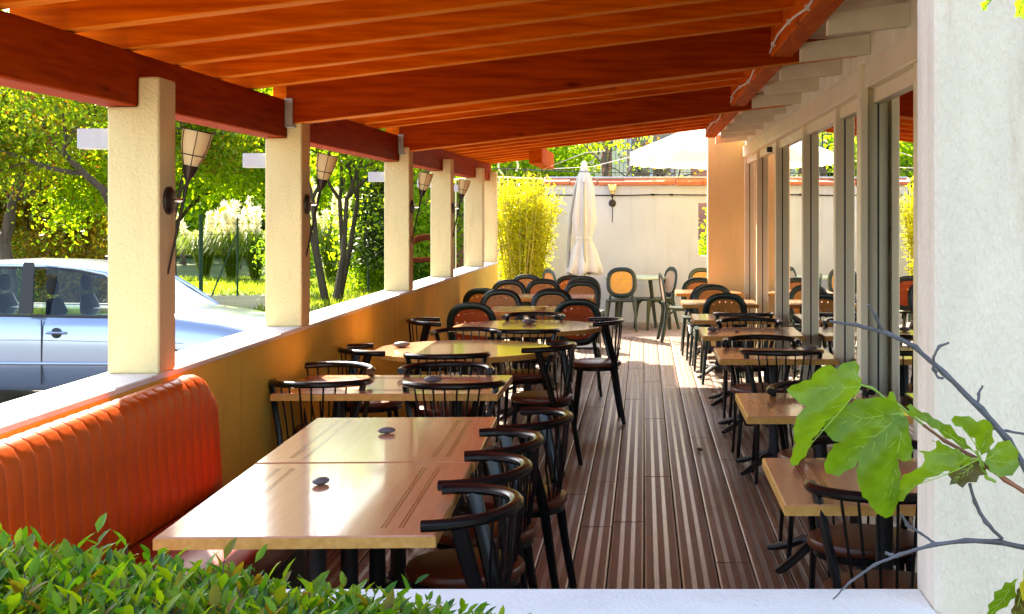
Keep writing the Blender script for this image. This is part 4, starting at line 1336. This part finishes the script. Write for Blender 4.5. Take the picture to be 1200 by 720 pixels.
tree('tall tree far behind the low-branched one', -17.5, 50.0, 8.5, L_GREEN, 25, 12000, 0.24, trunk_h=0.1)
rgw = np.random.default_rng(99)
nw = 42000
Pw = np.stack([rgw.uniform(-45, 4, nw), rgw.uniform(56, 64, nw), np.zeros(nw)], axis=1)
Pw[:, 2] = GZ + rgw.random(nw) ** 0.8 * (5.0 + 1.6 * np.sin(Pw[:, 0] * 0.55) + 0.9 * np.sin(Pw[:, 0] * 1.9))
fwd = link('far_wood', leaves_mesh('far_wood', Pw, L_GREEN, 0.55, 0.7, 0.0, rgw))
tag(fwd, 'far green wood closing the view behind the garden trees', 'wood', kind='stuff')

def shrub(label, x, y, z, rx, ry_, h, lm, seed, n=6000, ls=0.08, aspect=0.5):
    rg = np.random.default_rng(seed)
    t = thing('shrub', label, 'shrub', (x, y, z), 0, 'garden shrubs')
    mb = MB()
    ctr = []
    for k in range(16):
        a = rg.random() * 6.283
        e = rg.random() ** 0.5
        tip = (rx * 0.85 * e * math.cos(a), ry_ * 0.85 * e * math.sin(a), h * (0.55 + 0.4 * rg.random()) * (1 - 0.35 * e))
        mb.tube([(0.1 * math.cos(a), 0.1 * math.sin(a), 0), (tip[0] * 0.5, tip[1] * 0.5, tip[2] * 0.6), tip], [0.02, 0.014, 0.006], 5, cap=False)
        for f in (0.35, 0.55, 0.75, 1.0):
            ctr.append((tip[0] * f, tip[1] * f, tip[2] * f))
    mb.build('stem', BARK, t, 60, fix=False)
    C = np.array(ctr)
    P = C[rg.integers(0, len(C), n)] + rg.normal(size=(n, 3)) * np.array([rx * 0.16, ry_ * 0.16, h * 0.12])
    P[:, 2] = np.abs(P[:, 2])
    link('foliage', leaves_mesh('foliage', P, lm, ls, aspect, 0.3, rg), t)
shrub('yellow-green shrub right of the multi-stemmed tree', -6.75, 33.0, GZ, 1.15, 0.9, 2.7, L_TREE, 31, 14000, 0.085)
shrub('dark shrub low between third and fourth pillars', -4.3, 25.6, GZ, 0.8, 0.7, 2.3, L_GREEN, 32, 8000, 0.08)
shrub('bright yellow shrub behind the car roof', -11.8, 27.5, GZ, 1.5, 1.0, 2.0, L_AUT, 33, 9000, 0.09)
shrub('green shrub under the slender tree', -13.8, 28.5, GZ, 1.6, 1.0, 1.9, L_TREE, 34, 8000, 0.09)
shrub('rounded shrub behind the second pillar', -9.3, 34.5, GZ, 1.0, 0.9, 1.7, L_GREEN, 35, 7000, 0.09)
shrub('green plant showing through the wall opening', 1.15, 20.7, GZ, 0.55, 0.35, 2.2, L_TREE, 36, 4500, 0.07)
shrub('dark leafy shrub beyond the fifth pillar', -3.6, 27.5, GZ, 0.8, 0.7, 2.9, L_DARK, 37, 7000, 0.08)

# pampas grass
def pampas(label, x, y, seed, npl, h):
    rg = np.random.default_rng(seed)
    t = thing('pampas_grass', label, 'pampas grass', (x, y, GZ), 0, 'pampas grass clumps')
    n = 700
    V, F = [], []
    for i in range(n):
        a = rg.random() * 6.283; e = 0.25 + 0.75 * rg.random()
        L = h * (0.6 + 0.35 * rg.random())
        d = np.array([math.cos(a), math.sin(a), 0]); s = np.array([-math.sin(a), math.cos(a), 0]) * 0.010
        b = d * 0.12 * rg.random()
        p1 = b + d * e * 0.30 + np.array([0, 0, L * 0.6]); p2 = b + d * e * 0.75 + np.array([0, 0, L * 0.72]); p3 = b + d * e * 1.05 + np.array([0, 0, L * 0.5])
        o = len(V)
        V += [b - s, b + s, p1 - s, p1 + s, p2 - s * 0.7, p2 + s * 0.7, p3, p3 + s * 0.2]
        F += [(o, o + 1, o + 3, o + 2), (o + 2, o + 3, o + 5, o + 4), (o + 4, o + 5, o + 7, o + 6)]
    link('blades', raw_mesh('blades', V, F, L_GRASS), t)
    for k in range(npl):
        a = rg.random() * 6.283; e = 0.75 * math.sqrt(rg.random())
        base = np.array([math.cos(a) * e * 0.4, math.sin(a) * e * 0.4, h * 0.3])
        top = np.array([math.cos(a) * e * 1.2, math.sin(a) * e * 1.2, h * (0.72 + 0.34 * rg.random())])
        d = (top - base) / np.linalg.norm(top - base)
        m_ = 420
        u = rg.random(m_)
        P = top - d * (u[:, None] * 0.72) + rg.normal(size=(m_, 3)) * (0.027 * np.sin(np.pi * (0.12 + 0.8 * u)))[:, None]
        pl = link('plume', leaves_mesh('plume', P, PLUME, 0.11, 0.22, 1.2, rg), t)
        MB().tube([tuple(base), tuple(top - d * 0.3)], 0.008, 4).build('stalk', PLUME, pl)
pampas('pampas grass clump with white plumes beside the green post', -12.9, 38.6, 41, 6, 2.15)
pampas('pampas grass clump with white plumes mid-gap behind the car bonnet', -11.9, 38.0, 42, 7, 2.25)
pampas('pampas grass clump with white plumes close to the second pillar', -11.1, 37.6, 43, 7, 2.15)
pampas('pampas grass clump glimpsed behind the multi-stemmed trunks', -8.7, 36.6, 44, 8, 2.7)

# fence of green posts and wires
fe = thing('garden_fence', 'green post and wire fence before the pampas grass', 'fence')
for (x, y, z1) in ((-10.2, 30.3, 1.62), (-9.45, 30.6, 1.55), (-6.6, 31.5, 1.5), (-13.0, 29.6, 1.5)):
    MB().tube([(x, y, GZ - 0.05), (x, y, z1)], 0.05 if x == -10.2 else 0.025, 10).build('post', GPOST, fe)
MB().tube([(-9.45, 30.6, 1.2), (-10.0, 30.4, GZ)], 0.018, 8).build('brace', GPOST, fe)
for z in (0.1, 0.45, 0.8, 1.15, 1.4):
    MB().tube([(-13.0, 29.6, z), (-10.2, 30.3, z), (-9.45, 30.6, z), (-6.6, 31.5, z)], 0.005, 5).build('wire', GPOST, fe)

# rust-brown wooden frame glimpsed past the third pillar
ru = thing('arched_frame', 'rust brown arched wooden frame glimpsed past the third pillar', 'garden frame', (-3.36, 20.3, GZ))
MB().tube([(-0.32 * math.cos(math.pi * k / 10), 0, 1.30 + 0.28 * math.sin(math.pi * k / 10)) for k in range(11)], 0.05, 8).build('arch', RUST, ru)
MB().tube([(-0.36, 0.02, 1.22), (0.36, 0.02, 1.24)], 0.04, 8).build('crossbar', RUST, ru)
for s in (-1, 1):
    MB().tube([(s * 0.32, 0, 0), (s * 0.32, 0, 1.3)], 0.055, 8).build('post', RUST, ru)
MB().tube([(-0.3, 0, 0.3), (0.28, 0, 0.95)], 0.045, 8).build('brace', RUST, ru)

# lawn grass blades
rg = np.random.default_rng(77)
n = 40000
P = np.stack([rg.uniform(-15, -4.6, n), rg.uniform(23.7, 38.5, n), np.full(n, GZ)], axis=1)
keep = ~((P[:, 0] < -7.7) & (P[:, 0] > -12.4) & (P[:, 1] > 26.2) & (P[:, 1] < 30.8))
P = P[keep]
gr = link('grass', leaves_mesh('grass', P, L_GRASS, 0.13, 0.12, 1.6, rg))
tag(gr, 'short bright grass around the pale path', 'grass', kind='stuff')

# bamboo
bb = thing('bamboo', 'bright yellow-green bamboo clump at the end of the low wall', 'bamboo', (-1.74, 19.2, 0))
rg = np.random.default_rng(51)
mb, pts = MB(), []
MB().lathe([(0.30, 0.0), (0.36, 0.30), (0.36, 0.33), (0.31, 0.33), (0.0, 0.30)], 24).build('planter', TERRA, bb)
for k in range(80):
    a, e = rg.random() * 6.283, math.sqrt(rg.random())
    b = Vector((0.22 * e * math.cos(a), 0.2 * e * math.sin(a), 0.28))
    h = 1.65 + 0.55 * rg.random()
    tip = Vector((0.42 * e * math.cos(a) + 0.12 * rg.normal(), 0.36 * e * math.sin(a) + 0.1 * rg.normal(), h + 0.12))
    mid = (b + tip) * 0.5 + Vector((0, 0, 0.1))
    mb.tube([b, mid, tip], [0.008, 0.007, 0.003], 5, cap=False)
    for q in range(210):
        f = 0.02 + 0.9 * rg.random()
        p = b.lerp(mid, f * 2) if f < 0.5 else mid.lerp(tip, f * 2 - 1)
        pts.append((p.x + 0.065 * rg.normal(), p.y + 0.065 * rg.normal(), p.z + 0.05 * rg.normal()))
mb.build('cane', mat('bamboo_cane', (0.42, 0.34, 0.05), 0.4, 0.2), bb, 60, fix=False)
link('foliage', leaves_mesh('foliage', np.array(pts), L_BAMB, 0.075, 0.2, -0.2, rg), bb)

# foreground hedge: upright shoots with many small leaves
hg = thing('hedge', 'clipped hedge with glossy small leaves in front of the low white wall', 'hedge')
rg = np.random.default_rng(61)
def leaf6(V, F, base, d, side, nrm, L, W):
    o = len(V)
    m1, m2_ = base + d * L * 0.35, base + d * L * 0.72
    droop = nrm * (-0.14 * L)
    V += [base, m1 + side * W + nrm * W * 0.35, m1 - nrm * W * 0.12, m1 - side * W + nrm * W * 0.35,
          m2_ + side * W * 0.75 + nrm * W * 0.2 + droop * 0.3, m2_ + droop * 0.3 - nrm * W * 0.1, m2_ - side * W * 0.75 + nrm * W * 0.2 + droop * 0.3, base + d * L + droop]
    F += [(o, o + 2, o + 1), (o, o + 3, o + 2), (o + 1, o + 2, o + 5), (o + 1, o + 5, o + 4), (o + 2, o + 3, o + 6), (o + 2, o + 6, o + 5), (o + 4, o + 5, o + 7), (o + 5, o + 6, o + 7)]
V, F = [], []
st = MB()
nsh = 0
def hedge_top(x, y):
    z = 0.992 + 0.02 * math.sin(x * 5.1 + 1) + 0.025 * math.sin(y * 8 + x * 3)
    if x > -0.80:
        z -= 0.36 * (x + 0.80) ** 2 + 0.03 * (x + 0.80)
    if y > 2.42:
        z -= 0.5 * (y - 2.42)
    return z
for k in range(5600):
    x = rg.uniform(-1.75, -0.22); y = rg.uniform(1.62, 2.60)
    zt = hedge_top(x, y) + 0.020 * rg.normal()
    if rg.random() < 0.04:
        zt += 0.03
    L = 0.15 + 0.06 * rg.random()
    lean = Vector((rg.normal() * 0.22, rg.normal() * 0.22, 1)).normalized()
    if x > -0.5: lean = (lean + Vector((0.35, 0, 0))).normalized()
    top = Vector((x, y, zt)); bot = top - lean * L
    if k % 2 == 0:
        st.tube([bot, top], [0.0022, 0.0012], 4, cap=False)
    nl = 7
    ph = rg.random() * 6.28
    hs_ = rg.random()
    for j in range(nl):
        f = 1 - j / nl * 0.95
        p = bot.lerp(top, f)
        a = ph + j * 2.4
        out = Vector((math.cos(a), math.sin(a), 0))
        up = 1.35 * f ** 3 + 0.15
        d = (out + lean * up + Vector(rg.normal(size=3)) * 0.15).normalized()
        s = d.cross(lean).normalized(); nn = s.cross(d).normalized()
        LL = (0.024 + 0.020 * rg.random()) * (0.70 + 0.40 * f) * (0.8 + 0.4 * hs_)
        leaf6(V, F, np.array(p), np.array(d), np.array(s), np.array(nn), LL, LL * (0.15 + 0.07 * rg.random()))
link('foliage', raw_mesh('foliage', V, F, L_HEDGE), hg)
st.build('stem', BARK, hg, 60, fix=False)
# old wood inside the hedge
st = MB()
for k in range(160):
    x = rg.uniform(-1.75, -0.4); y = rg.uniform(1.65, 2.55)
    st.tube([(x + 0.1 * rg.normal(), y + 0.05 * rg.normal(), GZ), (x, y, 0.5), (x + 0.04 * rg.normal(), y, hedge_top(x, y) - 0.10)], [0.012, 0.008, 0.003], 5, cap=False)
st.build('branch', BARK, hg, 60, fix=False)
P = np.stack([rg.uniform(-1.8, -0.28, 9000), rg.uniform(1.62, 2.60, 9000), rg.uniform(0.2, 0.90, 9000)], axis=1)
P[:, 2] = np.minimum(P[:, 2], np.array([hedge_top(a, b) - 0.09 for a, b in P[:, :2]]))
link('inner_foliage', leaves_mesh('inner_foliage', P, L_HEDGE, 0.036, 0.45, 0.4, rg), hg)

# ------------------------------------------------------------------ vine branches and large lobed leaves in the right foreground
vn = thing('vine', 'leafy vine branch with large lobed leaves and bare twigs at the right', 'vine', (0.55, 2.25, 1.3))
VY = 2.25
def vp(px, py, y=VY):                      # photo measurements turned into metres at the vine's own distance
    return Vector(((px - 755) / 1543 * VY - 0.55, y - VY, 1.65 - (py - 250) / 1543 * VY - 1.3))
def twig(pl, r, name='branch', m=TWIG, ys=None):
    P = [vp(a, b, VY + (ys[i] if ys else 0.0)) for i, (a, b) in enumerate(pl)]
    rr = list(r)
    Q, RQ = [], []
    rk = random.Random(int(pl[0][0] * 7 + pl[0][1]))
    for i in range(len(P) - 1):
        for j in range(4):
            f = j / 4
            Q.append(P[i].lerp(P[i + 1], f) + Vector((rk.uniform(-1, 1), rk.uniform(-1, 1), rk.uniform(-1, 1))) * 0.0007)
            RQ.append((rr[i] * (1 - f) + rr[i + 1] * f) * (1.28 if j == 0 else rk.uniform(0.9, 1.05)))
    Q.append(P[-1]); RQ.append(rr[-1])
    MB().tube(Q, RQ, 8).build(name, m, vn)
twig([(975, 378), (1008, 383), (1042, 392), (1075, 408), (1108, 438), (1150, 480), (1180, 515), (1206, 560), (1240, 640)], [0.0018, 0.003, 0.0035, 0.004, 0.0045, 0.005, 0.0055, 0.006, 0.007], ys=[0.03, 0.025, 0.02, 0.015, 0.01, 0, -0.01, -0.02, -0.03])
twig([(1018, 357), (1028, 372), (1037, 389)], [0.0015, 0.0028, 0.0025], 'twig', ys=[0, 0.01, 0.02])
twig([(1109, 400), (1098, 405), (1093, 418), (1094, 432), (1099, 437)], [0.0018, 0.0026, 0.002, 0.0026, 0.003], 'twig', ys=[-0.02, -0.015, -0.01, 0, 0.01])
twig([(1093, 432), (1100, 443), (1106, 444)], [0.0025, 0.002, 0.0025], 'twig', ys=[0, 0.0, 0.0])
twig([(1152, 452), (1147, 462), (1146, 474)], [0.0016, 0.0028, 0.0025], 'twig')
twig([(1155, 502), (1180, 505), (1215, 512)], [0.0015, 0.002, 0.002], 'twig')
twig([(1135, 565), (1142, 588), (1155, 612), (1175, 632)], [0.0025, 0.0032, 0.0035, 0.003], ys=[-0.01, 0, 0, 0])
twig([(971, 690), (990, 673), (1020, 655), (1050, 645), (1090, 635), (1130, 632), (1170, 635), (1215, 645), (1260, 665)], [0.0012, 0.002, 0.0025, 0.003, 0.0036, 0.004, 0.0045, 0.005, 0.006], ys=[-0.06, -0.05, -0.04, -0.03, -0.02, -0.01, 0, 0, 0])
twig([(1056, 602), (1063, 615), (1078, 624), (1092, 633)], [0.0016, 0.0028, 0.002, 0.0026], 'twig', ys=[0, 0, -0.01, -0.02])
twig([(1034, 643), (1042, 646), (1048, 648)], [0.0025, 0.003, 0.002], 'twig', ys=[-0.03, -0.03, -0.03])
twig([(1082, 498), (1105, 515), (1140, 535), (1175, 560), (1215, 585)], [0.0022, 0.003, 0.0035, 0.004, 0.0045], 'stem', PETIOLE, ys=[0.0, -0.01, -0.015, -0.02, -0.03])
twig([(1139, 525), (1146, 540), (1152, 556), (1163, 562)], [0.0028, 0.003, 0.003, 0.0028], 'petiole', VEIN, ys=[-0.03, -0.03, -0.025, -0.02])
twig([(1002, 448), (1020, 453), (1036, 466), (1052, 474), (1082, 498)], [0.0018, 0.002, 0.002, 0.002, 0.0022], 'petiole', VEIN, ys=[-0.03, -0.02, -0.01, -0.005, 0])

def lobed_leaf(outline, base, tips, ybase, tilt, m, seed, cup=0.42):
    """outline in photo units; interior points give the blade its curvature; the edge is finely toothed"""
    rg = np.random.default_rng(seed)
    pts = []
    n = len(outline)
    for i in range(n):
        a, b = np.array(outline[i], float), np.array(outline[(i + 1) % n], float)
        L = np.linalg.norm(b - a); k = max(2, int(L / 6))
        nr = np.array([b[1] - a[1], a[0] - b[0]]) / (L + 1e-6)
        for q in range(k):
            f = q / k
            pts.append(a + (b - a) * f + nr * (1.6 * ((q % 2) - 0.5) + 2.5 * math.sin(math.pi * f)) * (1 if 0 < q else 0.3))
    bd_n = len(pts)
    inner = []
    P = np.array(pts)
    x0, x1, y0_, y1_ = P[:, 0].min(), P[:, 0].max(), P[:, 1].min(), P[:, 1].max()
    for gx in np.arange(x0 + 4, x1, 7.0):
        for gy in np.arange(y0_ + 4, y1_, 7.0):
            inner.append((gx + rg.uniform(-1.5, 1.5), gy + rg.uniform(-1.5, 1.5)))
    vco = [Vector((float(a), float(b))) for a, b in pts] + [Vector((float(a), float(b))) for a, b in inner]
    edges = [(i, (i + 1) % bd_n) for i in range(bd_n)]
    rv, re, rfc, _, _, _ = delaunay_2d_cdt(vco, edges, [], 1, 1e-4)
    B = np.array(base, float)
    mids = [np.array(tp, float) for tp in tips]
    def depth(p):
        p = np.array([p[0], p[1]])
        dmin = 1e9
        for tp in mids:
            ab = tp - B; f = np.clip(np.dot(p - B, ab) / np.dot(ab, ab), 0, 1)
            dmin = min(dmin, np.linalg.norm(p - (B + ab * f)))
        r = np.linalg.norm(p - B)
        return ybase + tilt[0] * (p[0] - B[0]) / 1000 + tilt[1] * (p[1] - B[1]) / 1000 - cup * dmin / 1000 + 0.0000035 * r * r + 0.0035 * math.sin(p[0] * 0.11 + p[1] * 0.09 + seed) + 0.0016 * math.sin(p[1] * 0.31 - p[0] * 0.17)
    V = [tuple(vp(p.x, p.y, VY + depth(p))) for p in rv]
    me = bpy.data.meshes.new('leaf')
    me.from_pydata(V, [], [tuple(f) for f in rfc])
    me.materials.append(m)
    me.polygons.foreach_set('use_smooth', [True] * len(me.polygons))
    lo = link('leaf', me, vn)
    def inside(q):
        c = False
        m_ = len(outline)
        for i in range(m_):
            (x1_, y1q), (x2_, y2q) = outline[i], outline[(i + 1) % m_]
            if (y1q > q[1]) != (y2q > q[1]) and q[0] < (x2_ - x1_) * (q[1] - y1q) / (y2q - y1q) + x1_:
                c = not c
        return c
    vb = MB()
    for tp in mids:
        pl = [B + (tp - B) * f for f in (0, 0.25, 0.5, 0.75, 0.95)]
        vb.tube([vp(a, b, VY + depth((a, b)) - 0.0006) for a, b in pl], [0.0012, 0.0010, 0.0008, 0.0005, 0.0002], 5)
        ab = tp - B; L = np.linalg.norm(ab); nr = np.array([-ab[1], ab[0]]) / L
        for f in (0.22, 0.38, 0.54, 0.70):
            for s in (-1, 1):
                q0 = B + ab * f
                q1 = q0 + ab / L * L * 0.16 + nr * s * L * 0.15 * (1.1 - f)
                if not inside(q1):
                    q1 = (q0 + q1) / 2
                if not inside(q1):
                    continue
                vb.tube([vp(a, b, VY + depth((a, b)) - 0.0005) for a, b in (q0, (q0 + q1) / 2, q1)], [0.0007, 0.0005, 0.0002], 4)
    vb.build('vein', VEIN, lo)
    return lo
lobed_leaf([(1002, 448), (990, 462), (962, 485), (948, 508), (936, 535), (925, 542), (929, 515), (927, 490), (940, 470), (918, 452), (945, 440), (958, 424), (975, 428), (996, 418), (999, 434)],
           (1002, 448), [(922, 452), (927, 538), (990, 422)], -0.06, (0.15, -0.1), L_VINE, 1)
lobed_leaf([(1049, 477), (1055, 500), (1058, 530), (1042, 528), (1046, 560), (1040, 600), (1028, 598), (1012, 580), (1000, 562), (1000, 532), (985, 548), (972, 552), (963, 545), (970, 520), (978, 512), (962, 500), (968, 482), (990, 468), (1012, 460), (1034, 462)],
           (1049, 477), [(965, 490), (970, 548), (1033, 596)], -0.07, (-0.1, -0.15), L_VINE, 2)
lobed_leaf([(1045, 462), (1044, 452), (1038, 455), (1028, 462), (1034, 470), (1050, 498), (1055, 480)], (1045, 470), [(1042, 455), (1052, 496)], -0.035, (0.1, 0.2), L_VINE, 7)
lobed_leaf([(1139, 527), (1122, 508), (1105, 492), (1082, 480), (1062, 470), (1052, 470), (1062, 484), (1084, 496), (1100, 508), (1120, 520)],
           (1139, 527), [(1056, 472)], -0.05, (0.1, 0.1), L_VINE, 3)
lobed_leaf([(1136, 530), (1112, 518), (1090, 508), (1080, 506), (1088, 518), (1066, 520), (1075, 532), (1050, 548), (1036, 566), (1032, 586), (1052, 580), (1072, 558), (1090, 548), (1110, 542), (1122, 536)],
           (1136, 530), [(1036, 574), (1070, 521)], -0.065, (0.15, -0.1), L_VINE, 4)
lobed_leaf([(1141, 525), (1134, 508), (1120, 496), (1108, 488), (1118, 483), (1135, 488), (1150, 488), (1154, 505), (1152, 518), (1146, 526)], (1142, 524), [(1112, 486), (1152, 492)], -0.045, (-0.1, 0.3), L_VINE, 5)
lobed_leaf([(1147, 531), (1156, 520), (1170, 512), (1182, 518), (1187, 534), (1184, 546), (1170, 552), (1156, 548), (1149, 540)], (1147, 533), [(1185, 540), (1176, 516)], -0.045, (0.2, -0.2), L_VINE, 6)
lobed_leaf([(1140, 533), (1128, 531), (1112, 536), (1106, 552), (1108, 564), (1122, 567), (1138, 560), (1150, 552), (1150, 545)], (1142, 535), [(1110, 562), (1148, 552)], -0.030, (-0.2, -0.3), L_VINEB, 8)
lobed_leaf([(1180, 668), (1168, 672), (1156, 684), (1150, 700), (1144, 730), (1158, 715), (1172, 702), (1184, 690)], (1182, 668), [(1146, 726)], -0.05, (0.1, 0.2), L_VINE, 9)
lobed_leaf([(1188, 668), (1180, 680), (1176, 705), (1170, 735), (1186, 740), (1204, 735), (1206, 690), (1200, 670)], (1190, 668), [(1176, 736), (1204, 730)], -0.055, (0.2, 0.1), L_VINEB, 10)
lobed_leaf([(1186, 668), (1182, 660), (1188, 648), (1192, 630), (1190, 612), (1200, 596), (1214, 600), (1228, 630), (1226, 660), (1206, 672)], (1190, 664), [(1200, 600), (1224, 650)], -0.085, (-0.2, 0.1), L_VINEY, 11, 0.2)
lobed_leaf([(1178, 672), (1184, 664), (1196, 668), (1204, 684), (1200, 702), (1186, 690)], (1200, 668), [(1182, 676), (1198, 698)], -0.09, (-0.2, 0.1), L_VINEY, 21, 0.2)
lobed_leaf([(1164, -10), (1152, 2), (1153, 14), (1160, 10), (1170, -4)], (1168, -6), [(1154, 12)], 0.02, (0.1, 0.1), L_VINE, 12)
lobed_leaf([(1196, -12), (1188, 4), (1190, 20), (1202, 24), (1212, 10), (1208, -10)], (1202, -10), [(1194, 20)], 0.0, (0.1, 0.1), L_VINE, 13)
twig([(1160, -30), (1168, -6), (1160, -2)], [0.002, 0.002, 0.0015], 'twig', ys=[0.02, 0.02, 0.02])
twig([(1215, -60), (1210, -30), (1202, -10)], [0.0025, 0.002, 0.0015], 'twig')
